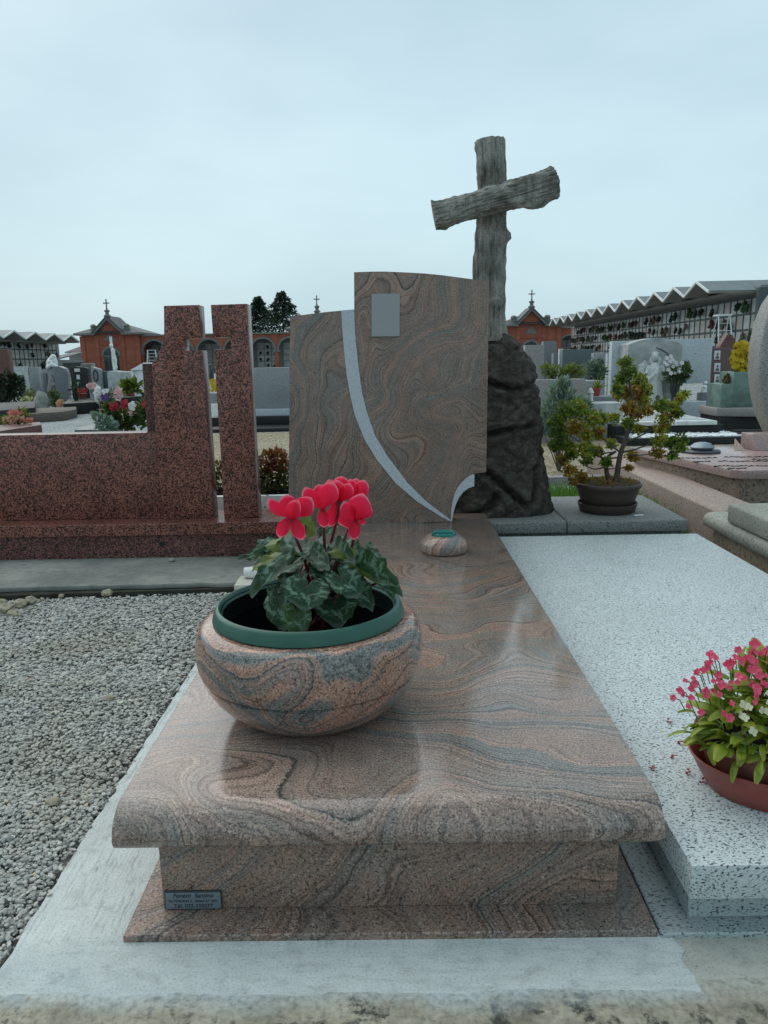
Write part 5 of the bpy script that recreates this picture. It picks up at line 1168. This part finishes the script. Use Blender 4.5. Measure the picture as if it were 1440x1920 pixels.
for i in range(40): mb.blob(A(random.uniform(1203, 1262), random.uniform(752, 760), random.uniform(-.2, .0)), (s1*random.uniform(2.5, 6), s1*4, s1*random.uniform(2, 5)), 1, .4, 2, i)
mb.build('carved_flowers', M['angel'], an)
c = A(1232, 746, -.2); MB().lathe([(.0, 0), (s1*7, 0), (s1*7, .02), (.0, .02)], (0, 0, 0), 24, .8, 1.1).build('oval_frame', M['porcelain'], an)
ov = an.children[-1]
for v in ov.data.vertices: v.co += ORG[an.name]
ov.location = c-ORG[an.name]; ov.rotation_euler.x = PI/2
for v in ov.data.vertices: pass
op_ = MB().lathe([(.0, 0), (s1*5, 0), (s1*5, .006), (.0, .006)], ORG[an.name], 24, .8, 1.1).build('oval_photo', M['photo_dark'], an); op_.location = c+Vector((0, -.021, 0))-ORG[an.name]; op_.rotation_euler.x = PI/2
MB().box(V(1262, 690, YB2).x, V(1268, 690, YB2).x, YB2-.004, YB2+.02, .1, V(1265, 716, YB2).z).build('dark_groove', M['grey_dark'], an)  # dark grey strip for the groove right of the angel
# tomb slab in front of it: white marble cover with grooves on a black base, white pebbles, black kerb
zc = .20; f0, f1 = G(1225, 791, zc), G(1352, 790, zc)
MB().box(f0.x-.35, f1.x, f0.y, YB2-.25, zc-.045, zc).build('cover_slab', M['marble'], an, bevel=.008)
for i in range(6):
    y = f0.y+.18+i*.2; MB().box(f0.x-.2, f1.x-.06, y, y+.022, zc, zc+.003).build('groove', M['grey_gran'], an)
MB().box(f0.x-.4, f1.x+.09, f0.y+.05, YB2-.1, -.03, zc-.046).build('black_base', M['black'], an, bevel=.006)
k0, k1 = V(1210, 832, 8.15), V(1421, 832, 8.15)
kx0, kx1 = k0.x-.2, k1.x
MB().box(kx0, kx1, 8.13, 8.21, -.03, .057).build('kerb', M['blackstone'], an, bevel=.006)
MB().box(kx1-.09, kx1, 8.211, 9.6, -.03, .055).build('kerb', M['blackstone'], an, bevel=.006)
MB().box(kx0, kx0+.09, 8.211, 9.6, -.03, .055).build('kerb', M['blackstone'], an, bevel=.006)
mb = MB(); random.seed(123)
MBp = MB().box(kx0+.091, kx1-.091, 8.211, 9.6, -.03, .045)
for i in range(900):
    x = random.uniform(kx0+.13, kx1-.13); y = 8.22+random.random()**1.4*.6; 
    if y > 9.4: continue
    r_ = random.uniform(.012, .024); MBp.blob((x, y, .050+random.uniform(-.005, .014)), (r_*1.3, r_, r_*.8), 1, .3, 2, i)
pb = MBp.build('white_pebbles', M['peb_white'], an); pb['kind'] = 'stuff'
MB().box(V(1290, 740, 10.2).x, V(1370, 740, 10.2).x, 10.6, 11.1, -.03, V(1320, 760, 10.6).z+.05).build('side_step', M['grey_light'], an, bevel=.008)
# rose bouquet
rc = V(1264, 742, YB2-.2)
ro = leafball('rose_bouquet', 'bouquet of white roses in a dark vase beside the angel', 'bouquet', M['mix_leaf'], (rc.x, YB2-.2, rc.z-.02), [(1262, 700, 10), (1275, 695, 12), (1285, 690, 8), (1270, 712, 12), (1255, 705, 8), (1280, 708, 9), (1288, 700, 6)], YB2-.2, (.05, .09), .45, 1.8, 124, tint=(.1, .6))
MB().lathe([(.0, 0), (.05, 0), (.035, .03), (.03, .06), (.055, .13), (.065, .22), (.06, .22), (.0, .2)], (rc.x, YB2-.2, rc.z-.08), 16).build('vase', M['metal_dark'], ro)
random.seed(125)
for (x, y) in [(1250, 672), (1257, 669), (1256, 678), (1266, 680), (1250, 684), (1262, 688), (1268, 684), (1274, 693), (1258, 700), (1265, 700), (1273, 697), (1253, 694), (1278, 681), (1246, 680), (1260, 675)]:
    mb = MB(); c = V(x, y, YB2-.2-.1+random.uniform(-.05, .05))
    for q_ in range(3): mb.rosette(c, (random.uniform(-.3, .3), -1, .4), s1*random.uniform(3, 4.4), 5, .7, .5-.2*q_)
    mb.build('rose', M['white_fl'], ro, smooth=0)
# small statue on dark foot and grey steps
sc_ = V(1320, 745, 10.9); so_ = thing('small_statue', 'small white kneeling figurine on a dark stepped foot right of the roses', 'statue', (sc_.x, 10.9, sc_.z))
z0 = V(1320, 760, 10.9).z
MB().box(V(1310, 745, 10.9).x, V(1330, 745, 10.9).x, 10.82, 10.98, z0-.1, V(1320, 736, 10.9).z).build('foot', M['grey_dark'], so_, bevel=.01)
zz = V(1320, 736, 10.9).z; sx_ = sc_.x
relief(so_, 'figure', [('t', [(sx_, 10.9, zz), (sx_, 10.9, zz+.05), (sx_+.005, 10.89, zz+.10)], [.055, .045, .03]), ('b', (sx_+.005, 10.885, zz+.135), .026), ('t', [(sx_-.03, 10.89, zz+.09), (sx_, 10.85, zz+.07)], [.018, .014])], M['statue'], .007)
# dark red stele with three photos, trapezoid stele behind it
dr = slab_px('gravestone', 'dark red granite stele with three oval photos right of the angel tomb', 'gravestone', M['dred'], 1329, 1400, 652, 12.2, .14)
for y in (666, 689, 710):
    c = V(1344.5, y, 12.2); h = S(8, 12.2); wdt = S(5.5, 12.2)
    fr = MB().box(c.x-wdt, c.x+wdt, 12.185, 12.2, c.z-h, c.z+h).build('photo', M['porcelain'], dr, bevel=.004, seg=1)
    mb = MB(); mb.blob((c.x, 12.184, c.z+h*.25), (wdt*.38, .004, h*.3), 2); mb.blob((c.x, 12.184, c.z-h*.5), (wdt*.65, .004, h*.38), 2); mb.build('portrait', M['photo_dark'], fr)
slab_px('gravestone', 'trapezoid dull red stele rising behind the dark red photo stele', 'gravestone', M['red_dull'], 1350, 1384, 650, 15, .2, top=[(1384, 650), (1373, 627), (1364, 627), (1350, 650)])
# green marble planter with yellow chrysanthemums
YM = 9.3; a, b = V(1353, 698, YM), V(1402, 698, YM); xs = V(1376, 698, YM).x; zb0 = V(1376, 764, YM).z
gm = thing('marble_planter', 'green veined marble planter with a tall and a low box', 'planter', ((a.x+b.x)/2, YM+.2, 0))
MB().box(xs, b.x+.2, YM, YM+.4, zb0, a.z).build('tall_box', M['green_marble'], gm, bevel=.006); MB().box(a.x, xs-.002, YM-.02, YM+.4, zb0, V(1360, 720, YM).z).build('low_box', M['green_marble'], gm, bevel=.006)
MB().xy([(a.x-.05, YM-.06), (a.x+.3, YM-.2), (b.x+.3, YM-.2), (b.x+.3, YM+.5), (a.x-.05, YM+.5)], zb0-.10, zb0).build('foot', M['taupe'], gm, bevel=.01)
MB().box(a.x-.02, b.x+.4, YM-.1, YM+.5, -.03, zb0-.1).build('base', M['blackstone'], gm)
yc = thing('chrysanthemum', 'yellow chrysanthemum in the green marble planter', 'flower plant', (V(1392, 700, YM).x, YM+.15, a.z))
mb = MB(); lf = MB(); random.seed(131)
for i in range(190):
    x = random.uniform(1371, 1410); y = random.uniform(641, 699)
    if ((x-1391)/20)**2+((y-672)/31)**2 > 1.05: continue
    p = V(x, y, YM+.15+random.uniform(-.14, .12)); mb.rosette(p, (random.uniform(-.6, .6), -1, random.uniform(-.2, .8)), S(4.6, YM), 8, random.uniform(.3, .8), .35)
    lf.leaf(p+Vector((0, .03, -.02)), rv(), rv(), .05, .03, .4)
mb.build('blossoms', M['yellow_fl'], yc, smooth=0); lf.build('foliage', M['mix_leaf'], yc, smooth=0)
leafball('potted_flowers', 'small dull red flowers in the low box of the green marble planter', 'flower plant', M['red_leaf'], (V(1367, 718, YM).x, YM+.15, V(1360, 720, YM).z), [(1363, 712, 6), (1370, 708, 6), (1372, 716, 5)], YM+.12, (.03, .05), .5, 2, 133, tint=(.2, .9))
structure('kerb_strip', MB().box(V(1370, 787, 8.9).x, 7.5, 8.75, 8.9, -.03, .06), M['blackstone'])
# white glass lantern in front of the steps
lc_ = V(1107, 752, 9.0); lo = thing('grave_lantern', 'clear glass lantern with pointed lid left of the angel tomb', 'lantern', (lc_.x, 9.0, lc_.z))
MB().lathe([(.0, 0), (.035, 0), (.03, .02), (.03, .09), (.04, .095), (.03, .12), (.012, .15), (.0, .155)], lc_, 14).build('body', M['porcelain'], lo)
a = V(1100, 762, 9.0); o = thing('marble_step', 'pale marble step left of the angel tomb under the lantern', 'tomb base', (a.x, 9.2, 0)); MB().box(V(1080, 762, 9).x, V(1165, 762, 9).x, 8.9, 10.0, -.03, V(1100, 755, 9.0).z-.005).build('step', M['marble_old'], o, bevel=.01)
# two ladders
def ladder(label, px, y0, y1, Y, lean, wpx):
    b, t = V(px, y1, Y), V(px+lean, y0, Y); r = S(wpx/2, Y); ld = thing('ladder', label, 'ladder', b)
    for s_ in (-1, 1): MB().tube([b+Vector((s_*r*1.5, 0, 0)), t+Vector((s_*r, 0, 0))], S(1.1, Y), 6).build('rail', M['alu'], ld)
    for s_ in (-1, 1): MB().tube([b+Vector((s_*r*1.5, 1.2, 0)), t+Vector((s_*r, .1, 0))], S(.8, Y), 6).build('rail', M['alu'], ld)
    for i in range(1, 7):
        q = i/7; c = b.lerp(t, q); rr = r*(1.5-.5*q); MB().tube([c-Vector((rr, 0, 0)), c+Vector((rr, 0, 0))], S(.5, Y), 6).build('rung', M['alu'], ld)
    MB().box(t.x-r*1.2, t.x+r*1.2, Y-.1, Y+.4, t.z, t.z+.05).build('platform', M['alu'], ld)
ladder('white step ladder standing before the right columbarium', 1362, 592, 690, 29.0, -4, 20)
ladder('pale step ladder inside the left gallery arch', 286, 657, 700, 73.5, -2, 14)

# ------------------------------------------------------------------ MIDGROUND GRAVES, LEFT AND CENTRE
# big grey stele between right red pillar and headstone
gs = slab_px('gravestone', 'broad plain grey granite stele between red pillar and headstone', 'gravestone', M['grey_gran'], 440, 610, 689, 11.6, .2, zb=.24)
MB().box(V(440, 800, 11.6).x, V(640, 800, 11.6).x, 11.5, 12.2, V(515, 780, 11.5).z-.1, .2395).build('base', M['grey_light'], gs, bevel=.01)
MB().box(V(395, 800, 11.3).x, V(640, 800, 11.3).x, 11.3, 12.3, -.03, V(515, 781, 11.3).z).build('black_step', M['black'], gs, bevel=.01)
MB().box(V(395, 800, 11).x, V(640, 800, 11).x, 10.7, 11.299, -.03, .02).build('foot_slab', M['blackstone'], gs, bevel=.01)
yv = thing('flower_vase', 'small yellow flowers in front of a grey stele, seen through the pillar gap', 'flowers', V(400, 735, 10.8))
mb = MB(); random.seed(140)
for i in range(40): mb.rosette(V(random.uniform(393, 407), random.uniform(712, 734), 10.8+random.uniform(-.08, .08)), (0, -1, .3), S(3, 10.8), 6, random.random())
mb.build('blossoms', M['yellow_fl'], yv, smooth=0)
c = V(400, 740, 10.8); MB().lathe([(.0, 0), (.05, 0), (.06, .14), (.0, .14)], (c.x, 10.8, c.z-.12), 14).build('vase', M['grey_gran'], yv)
dp = thing('dark_statue', 'dark metal figure behind the yellow flowers in the pillar gap', 'statue', V(398, 712, 12))
c = V(397, 705, 12); relief(dp, 'figure', [('t', [V(397, 716, 12), V(396, 700, 12), V(395, 690, 12)], [S(5, 12), S(5, 12), S(3, 12)]), ('b', V(394, 686, 12), S(3, 12))], M['metal_dark'], .012)

# round bush
leafball('round_bush', 'dark clipped round bush at the left edge', 'bush', M['dark_leaf'], (V(14, 757, 18.5).x, 18.5, -.03), [(10, 722, 22), (25, 725, 18), (0, 735, 22), (22, 738, 18), (10, 745, 18), (15, 710, 12), (30, 715, 10)], 18.5, (.08, .15), .6, 3.2, 151, tint=(.1, .9))
slab_px('gravestone', 'dull red stele at the left edge behind the round bush', 'gravestone', M['red_dull'], -12, 13, 655, 24, .3)
slab_px('gravestone', 'pale niche-like marble stele behind the round bush', 'gravestone', M['marble_old'], 25, 46, 687, 23, .2)
slab_px('gravestone', 'bluish grey thin stele right of the round bush', 'gravestone', M['green_slate'], 33, 42, 703, 20, .12)
slab_px('gravestone', 'pale grey leaning stele with small emblem left of the twin stele', 'gravestone', M['grey_gran'], 50, 74, 688, 19.5, .25, top=[(69, 688), (54, 689)])
o = slab_px('gravestone', 'grey arched stele with carved figures under the white group statue', 'gravestone', M['grey_gran'], 74, 103, 692, 19, .3, top=[(103, 691), (90, 691), (80, 693), (76, 700)])
MB().box(V(83, 720, 18.98).x, V(89, 720, 18.98).x, 18.96, 19.02, .2, V(86, 700, 18.98).z).build('recess', M['grey_dark'], o)
c = V(96, 715, 18.9); relief(o, 'carved_figures', [('t', [V(96, 735, 18.95), V(96, 718, 18.95), V(96, 708, 18.95)], [S(7, 19), S(6, 19), S(4, 19)]), ('b', V(95, 705, 18.95), S(3, 19)), ('b', V(100, 722, 18.9), S(4, 19))], M['taupe'], .02)
slab_px('gravestone', 'dark grey curved stele joined to the carved arched stele', 'gravestone', M['grey_dark'], 100, 126, 688, 18.6, .25, top=[(126, 744), (124, 700), (120, 691), (110, 687), (100, 687)])
ps = thing('group_statue', 'white marble statue of two bowed robed figures on top of the arched stele', 'statue', V(97, 690, 19.1))
def Q(x, y, d=0): return V(x, y, 19.1+d)
u_ = S(1, 19.1)
relief(ps, 'figures', [('t', [Q(92, 692), Q(92, 680), Q(95, 672)], [u_*5, u_*5.5, u_*4]), ('b', Q(100, 669), (u_*5.5, u_*5, u_*5)), ('t', [Q(103, 690), Q(104, 680), Q(102, 672)], [u_*6, u_*5, u_*4]), ('b', Q(94, 672, -.05), (u_*3, u_*3, u_*3.4)), ('t', [Q(88, 690, -.1), Q(97, 683, -.15), Q(107, 688, -.1)], [u_*3.5, u_*4, u_*3.5]), ('t', [Q(90, 678, -.08), Q(99, 677, -.12)], [u_*2.5, u_*2])], M['statue'], .018)
o = slab_px('gravestone', 'black-brown polished stele with white photos left of the brick-faced pillar', 'gravestone', M['blackstone'], 130, 163, 689, 18, .18, top=[(163, 691), (158, 689), (140, 687), (131, 689)])
for (x, y, a_, b_) in ((147, 707, 3, 4), (148, 719, 3, 3), (145, 694, 5, 3)):
    p = V(x, y, 17.99); MB().box(p.x-S(a_, 18), p.x+S(a_, 18), 17.975, 17.995, p.z-S(b_, 18), p.z+S(b_, 18)).build('photo', M['porcelain'], o)
bpil = slab_px('gravestone', 'narrow pillar faced with pale brick behind the black stele', 'gravestone', M['taupe'], 152, 171, 681, 18.8, .25)
mb0 = None
x0, x1 = V(152, 700, 18.8).x, V(171, 700, 18.8).x; zt = V(160, 681, 18.8).z
brm = box(0, .085, 0, .02, 0, .05).mesh('brick', bevel=.004, seg=1); brm.materials.append(M['pink_dirty'])
for j in range(16):
    for i in range(3):
        xx = x0+(x1-x0)*(.02+i*.33+(.0 if j % 2 else .02)); o = link('brick', brm, bpil, Vector((xx, 18.782, zt-.075-j*.068))-ORG[bpil.name])
o = slab_px('gravestone', 'green grey stele with an oval wreath right of the brick-faced pillar', 'gravestone', M['grey_gran'], 170, 187, 689, 17.6, .16, top=[(187, 693), (186, 692), (172, 688), (170, 689)])
c = V(179, 704, 17.58); mb = MB(); mb.tube([c+Vector((S(4, 17.6)*math.cos(q), 0, S(10, 17.6)*math.sin(q))) for q in [2*PI*i/20 for i in range(21)]], S(1.1, 17.6), 6); mb.build('wreath', M['metal_dark'], o)
slab_px('gravestone', 'nearly black narrow stele left of the crucifix statue', 'gravestone', M['green_slate'], 187, 203, 696, 17.8, .16)
# crucifix statue
cs = thing('crucifix_statue', 'white stone crucifix with figure on a rough stone block', 'statue', V(215, 736, 16.8))
a, b = V(200, 697, 16.8), V(242, 697, 16.8)
MB().xz([(a.x, -.03), (b.x, -.03), (b.x, b.z), (V(222, 696, 16.8).x, b.z+.01), (V(207, 697, 16.8).x, a.z+.02), (a.x, a.z-.02)], 16.8, 17.2).build('block', M['marble_old'], cs, bevel=.02)
def C2(x, y, d=0): return V(x, y, 17.0+d)
MB().tube([C2(216, 697), C2(213, 680), C2(211, 660), C2(208, 640), C2(207, 631)], [S(3, 17)]*2+[S(2.4, 17)]*3, 8).build('cross', M['statue'], cs)
relief(cs, 'figure', [('t', [C2(217, 690, -.1), C2(216, 675, -.1), C2(213, 664, -.1), C2(212, 655, -.1)], [S(2, 17), S(3.5, 17), S(3, 17), S(3.6, 17)]), ('b', C2(210, 648, -.1), S(2.6, 17)), ('t', [C2(214, 657, -.1), C2(207, 650, -.08), C2(205, 645, -.05)], [S(1.6, 17), S(1.3, 17), S(1, 17)]), ('t', [C2(216, 694, -.1), C2(219, 686, -.12)], [S(3, 17), S(2, 17)])], M['statue'], .016)
slab_px('gravestone', 'dark narrow stele between crucifix block and white temple tomb', 'gravestone', M['blackstone'], 241, 252, 697, 17.2, .15)
# white temple
tp = thing('temple_tomb', 'small white temple-shaped tomb with columns behind the left red pillar', 'tomb', V(262, 740, 16.2))
a, b = V(246, 692, 16.2), V(290, 692, 16.2); za = V(255, 694, 16.2).z
MB().xz([(a.x, za), (b.x+.3, za), (b.x+.3, V(280, 680, 16.2).z), (V(272, 680, 16.2).x, V(272, 680, 16.2).z)], 16.1, 16.9).build('roof', M['white_paint'], tp, bevel=.008)
for x in (250, 257): 
    p = V(x, 700, 16.2); MB().lathe([(.05, .0), (.045, .1), (.04, za)], (p.x, 16.2, 0), 12).build('column', M['white_paint'], tp)
MB().box(V(259, 700, 16.2).x, b.x+.3, 16.15, 16.85, -.03, za-.002).build('wall', M['white_paint'], tp); MB().box(a.x, b.x+.3, 16.75, 16.9, -.03, za-.003).build('back_wall', M['marble_old'], tp)
# low black and grey slabs of these graves
def low(label, mat, pts, z1, z0=-.03):
    ps_ = [G(x, y, z1) for x, y in pts]; c = sum(ps_, Vector())/len(ps_); o = thing('grave_slab', label, 'tomb', (c.x, c.y, 0)); MB().xy([(p.x, p.y) for p in ps_], z0, z1).build('slab', mat, o, bevel=.012); return o
low('black stepped tomb edge in front of the black photo stele', M['black'], [(118, 757), (200, 752), (200, 745), (128, 748)], .2)
low('black polished tomb base in front of the crucifix statue', M['black'], [(206, 746), (285, 743), (285, 735), (215, 738)], .28)
low('pale grey slab bordered black in front of the black step', M['grey_gran'], [(128, 767), (200, 757), (285, 755), (285, 750), (200, 751), (128, 760)], .10)
low('dark slab lying flat on the gravel left of the large bouquet', M['green_slate'], [(139, 806), (200, 805), (205, 790), (172, 794)], .02)
low('black tomb slab at the left edge with pale stripes', M['blackstone'], [(-30, 772), (66, 764), (66, 752), (-30, 757)], .22)
low('grey kerb strip under the black left tomb', M['path'], [(-30, 786), (66, 776), (66, 768), (-30, 776)], .05)
low('brown granite plant bed border in the middle distance', M['bed_brown'], [(54, 776), (118, 772), (143, 767), (143, 762), (66, 765)], .13)
o = low('dull red granite low wall end at the left above the red wall', M['red_dull'], [(-60, 817), (78, 796), (76, 791), (-60, 801)], .14)
# plants
def pot_flowers(name, label, px, py, Y, rpx, fl, fmat, lmat, potmat, pot=None, n=60, seed=1, fr=2.4, cat='flowers', leafn=1.5, lf=(.04, .09), fwd=.08):
    """leaf clumps, a pot and countless small blossoms"""
    random.seed(seed); base = V(px, py, Y)
    if pot: base.z = max(base.z, -.02)
    t = leafball(name, label, cat, lmat, base, fl, Y, lf, .45, leafn, seed, tint=(.1, .9))
    if pot:
        r_, h = S(pot[0], Y), S(pot[1], Y); MB().lathe([(.0, .001), (r_*.75, .001), (r_, h), (r_*1.05, h), (r_*1.0, h*1.02), (.0, h*.95)], base, 18).build('pot', potmat, t)
    for fm, cnt, (cx_, cy_, rx, ry) in fmat:
        mb = MB()
        for i in range(cnt):
            a = random.uniform(0, 6.28); q = math.sqrt(random.random()); mb.rosette(V(cx_+rx*q*math.cos(a), cy_+ry*q*math.sin(a), Y-fwd+random.uniform(-.06, .06)), (random.uniform(-.5, .5), -1, random.uniform(0, .8)), S(fr, Y)*random.uniform(.7, 1.3), 5, random.random(), .3)
        mb.build('blossoms', fm, t, smooth=0)
    return t
pot_flowers('potted_flowers', 'pale yellow flowers in a turquoise bowl on the black left tomb', 51, 762, 17.0, 14, [(44, 751, 6), (52, 749, 8), (60, 752, 6), (52, 755, 8)], [(M['lime_fl'], 60, (51, 749, 13, 7))], M['mix_leaf'], M['turq'], (12, 6), seed=161, fr=1.6)
bl_ = V(79, 766, 16.4); tagp(MB().blob((bl_.x, 16.4, .12), (.16, .12, .30), 3, .25, 1.8, 5).build('standing_rock', M['boulder'], org=(bl_.x, 16.4, 0)), 'pointed pale rock standing in the plant bed on the left', 'rock')
pot_flowers('bed_plant', 'upright green plant right of the pointed pale rock', 104, 766, 16.6, 10, [(104, 740, 7), (100, 750, 8), (108, 750, 8), (104, 760, 9), (98, 738, 4)], [], M['mix_leaf'], None, seed=162, cat='plant', leafn=2.5)
pot_flowers('bed_plant', 'light green fern-like plant beside the pale leaning stele', 57, 752, 19, 10, [(57, 735, 6), (52, 742, 5), (60, 742, 6)], [], M['hedge_leaf'], None, seed=163, cat='plant', leafn=2)
pot_flowers('bed_flowers', 'peach flowers in the brown plant bed', 114, 768, 16.2, 9, [(114, 758, 7), (122, 763, 5), (132, 765, 5)], [(M['peach_fl'], 70, (114, 757, 9, 8))], M['mix_leaf'], None, seed=164, fr=2.0)
pot_flowers('potted_flowers', 'peach and dull red flowers in a dark bowl before the black photo stele', 153, 746, 17.2, 10, [(153, 738, 8), (147, 734, 5)], [(M['red_fl'], 25, (154, 733, 9, 5))], M['mix_leaf'], M['terracotta'], (10, 8), seed=165)
pot_flowers('potted_plant', 'dark green shrub in a tall black vase before the black photo stele', 144, 760, 16.5, 8, [(138, 728, 7), (144, 722, 7), (135, 735, 5)], [], M['dark_leaf'], M['black'], (4, 24), seed=166, cat='potted plant')
pot_flowers('flower_bouquet', 'pale peach chrysanthemum bouquet in a grey vase left of the purple flowers', 175, 748, 15.2, 9, [(172, 725, 6), (176, 732, 5)], [(M['pink_fl'], 70, (173, 724, 10, 6))], M['mix_leaf'], M['grey_gran'], (6, 22), seed=167)
pot_flowers('flower_bouquet', 'tall bouquet of white and purple flowers behind the red lilies', 195, 775, 12.6, 9, [(190, 750, 8), (200, 748, 8), (205, 755, 8), (212, 738, 7)], [(M['white_fl'], 70, (184, 738, 7, 16)), (M['purple_fl'], 36, (197, 745, 6, 9)), (M['white_fl'], 20, (196, 734, 8, 5)), (M['pink_fl'], 60, (222, 738, 8, 14))], M['mix_leaf'], M['metal_dark'], (8, 16), seed=168, fr=2.6)
pot_flowers('potted_plant', 'small palm-like plant in a red-brown pot before the temple tomb', 246, 743, 15, 9, [(238, 733, 5), (251, 728, 5), (245, 722, 5), (256, 722, 4), (236, 724, 4)], [], M['hedge_leaf'], M['terracotta'], (7, 6), seed=169, cat='potted plant', lf=(.10, .22))
pot_flowers('flower_bouquet', 'large bouquet of red lilies and one white lily with broad green leaves', 236, 806, 9.8, 9, [(212, 772, 12), (225, 782, 14), (240, 785, 14), (258, 775, 12), (272, 768, 10), (235, 798, 14), (255, 796, 12), (205, 770, 8), (278, 782, 8), (218, 798, 10)],
            [(M['red_fl'], 40, (215, 764, 8, 9)), (M['red_fl'], 26, (234, 760, 6, 9)), (M['white_fl'], 26, (248, 762, 6, 7)), (M['red_fl'], 30, (276, 758, 7, 8)), (M['pink_fl'], 10, (243, 776, 4, 4))], M['mix_leaf'], None, seed=170, fr=3.4, leafn=2.4, lf=(.06, .13))
pot_flowers('silver_plant', 'silvery small-leaved foliage plant left of the lily bouquet', 205, 806, 9.6, 9, [(195, 786, 8), (205, 795, 9), (190, 798, 7), (212, 802, 8), (182, 782, 5), (200, 806, 7)], [], M['grey_leaf'], None, seed=171, cat='plant', leafn=2.2)
pot_flowers('flower_bed', 'coral and peach flowers above the low red wall end at the left', 32, 798, 10.8, 9, [(20, 788, 10), (35, 785, 10), (48, 786, 9), (10, 792, 8), (40, 775, 8)], [(M['coral_fl'], 60, (28, 774, 14, 5)), (M['peach_fl'], 70, (18, 787, 14, 8)), (M['coral_fl'], 36, (53, 788, 9, 5)), (M['peach_fl'], 40, (36, 783, 10, 8))], M['hedge_leaf'], None, seed=172, fr=2.4)
pot_flowers('potted_flowers', 'white and yellow flowers beside the rear pier of the red pillars', 270, 742, 14.5, 6, [(268, 732, 5), (271, 738, 4)], [(M['white_fl'], 16, (267, 728, 5, 4)), (M['lime_fl'], 10, (270, 734, 3, 3))], M['dark_leaf'], M['metal_dark'], (5, 6), seed=173, fr=1.8)

# ------------------------------------------------------------------ GRAVEL STONES OF THE LEFT BED
def gravel():
    vs0, fs0 = ico(1); b1 = np.array(vs0, dtype=np.float32); f1 = np.array(fs0, dtype=np.int32)       # 12.. 80 faces
    bm = bmesh.new(); bmesh.ops.create_icosphere(bm, subdivisions=1, radius=1); bm.free()
    V20, F20 = np.array(vs0, dtype=np.float32), np.array(fs0, dtype=np.int32)
    vs1, fs1 = ico(2); V80, F80 = np.array(vs1, dtype=np.float32), np.array(fs1, dtype=np.int32)
    allv, allf, allt = [], [], []; off = 0
    def batch(N, BV, BF, xr, yr, rmin, rmax, zoff, amp, left=False):
        nonlocal off
        x = RNG.uniform(*xr, N); y = RNG.uniform(*yr, N)
        keep = np.ones(N, bool)
        # only what the frame (with a margin) can see, and clear of pad
        keep &= (y < 2.99+.088*(x+1.6)+RNG.normal(0, .012, N)); keep &= (x > -.62*0-1.10*(y+.35)-.25)
        edge = -.627+RNG.normal(0, .005, N); keep &= x < edge
        x, y = x[keep], y[keep]; N = len(x)
        # fewer towards the rubble corner
        r = RNG.uniform(rmin, rmax, N)*(RNG.random(N)*.5+.75)
        th = RNG.uniform(0, 2*np.pi, N); ct, st = np.cos(th), np.sin(th)
        sc = np.stack([r*RNG.uniform(.9, 1.55, N), r*RNG.uniform(.75, 1.1, N), r*RNG.uniform(.42, .75, N)], 1)
        jit = 1+RNG.normal(0, amp, (N, len(BV)))
        P = BV[None]*jit[:, :, None]*sc[:, None, :]
        tx = RNG.normal(0, .33, N); c2, s2 = np.cos(tx), np.sin(tx)
        Yn = P[:, :, 1]*c2[:, None]-P[:, :, 2]*s2[:, None]; Zn = P[:, :, 1]*s2[:, None]+P[:, :, 2]*c2[:, None]; Xn = P[:, :, 0]
        X = Xn*ct[:, None]-Yn*st[:, None]+x[:, None]; Y = Xn*st[:, None]+Yn*ct[:, None]+y[:, None]
        hill = .010*np.sin(x*2.1+1)*np.cos(y*1.7)-.02*np.clip((y-2.75), 0, 1)
        Z = Zn+(zoff+hill+RNG.uniform(-.006, .008, N))[:, None]
        allv.append(np.stack([X, Y, Z], 2).reshape(-1, 3)); allf.append((BF[None]+(off+np.arange(N)*len(BV))[:, None, None]).reshape(-1, 3)); off += N*len(BV)
        t = np.clip(RNG.beta(2.2, 2.2, N)*.85+(RNG.random(N) < .05)*.3, 0, 1); allt.append(np.repeat(t, len(BV)))
    batch(40000, V20, F20, (-1.95, -.60), (.75, 1.55), .0027, .0058, -.005, .12)
    batch(44000, V20, F20, (-2.6, -.60), (1.45, 2.2), .0030, .0061, -.005, .11)
    batch(50000, V20, F20, (-3.6, -.58), (2.1, 3.1), .0038, .0073, -.005, .11)
    v = np.concatenate(allv).astype(np.float32); f = np.concatenate(allf).astype(np.int32); t = np.concatenate(allt).astype(np.float32)
    me = bpy.data.meshes.new('gravel'); me.vertices.add(len(v)); me.vertices.foreach_set('co', v.ravel()); me.loops.add(f.size); me.loops.foreach_set('vertex_index', f.ravel())
    me.polygons.add(len(f)); me.polygons.foreach_set('loop_start', np.arange(len(f), dtype=np.int32)*3); me.update(calc_edges=True)
    a = me.attributes.new('tint', 'FLOAT', 'POINT'); a.data.foreach_set('value', t); me.materials.append(M['gravel'])
    me.polygons.foreach_set('use_smooth', np.ones(len(f), bool)); me.set_sharp_from_angle(angle=math.radians(26))
    o = bpy.data.objects.new('gravel', me); COL.objects.link(o); o['kind'] = 'stuff'
gravel()
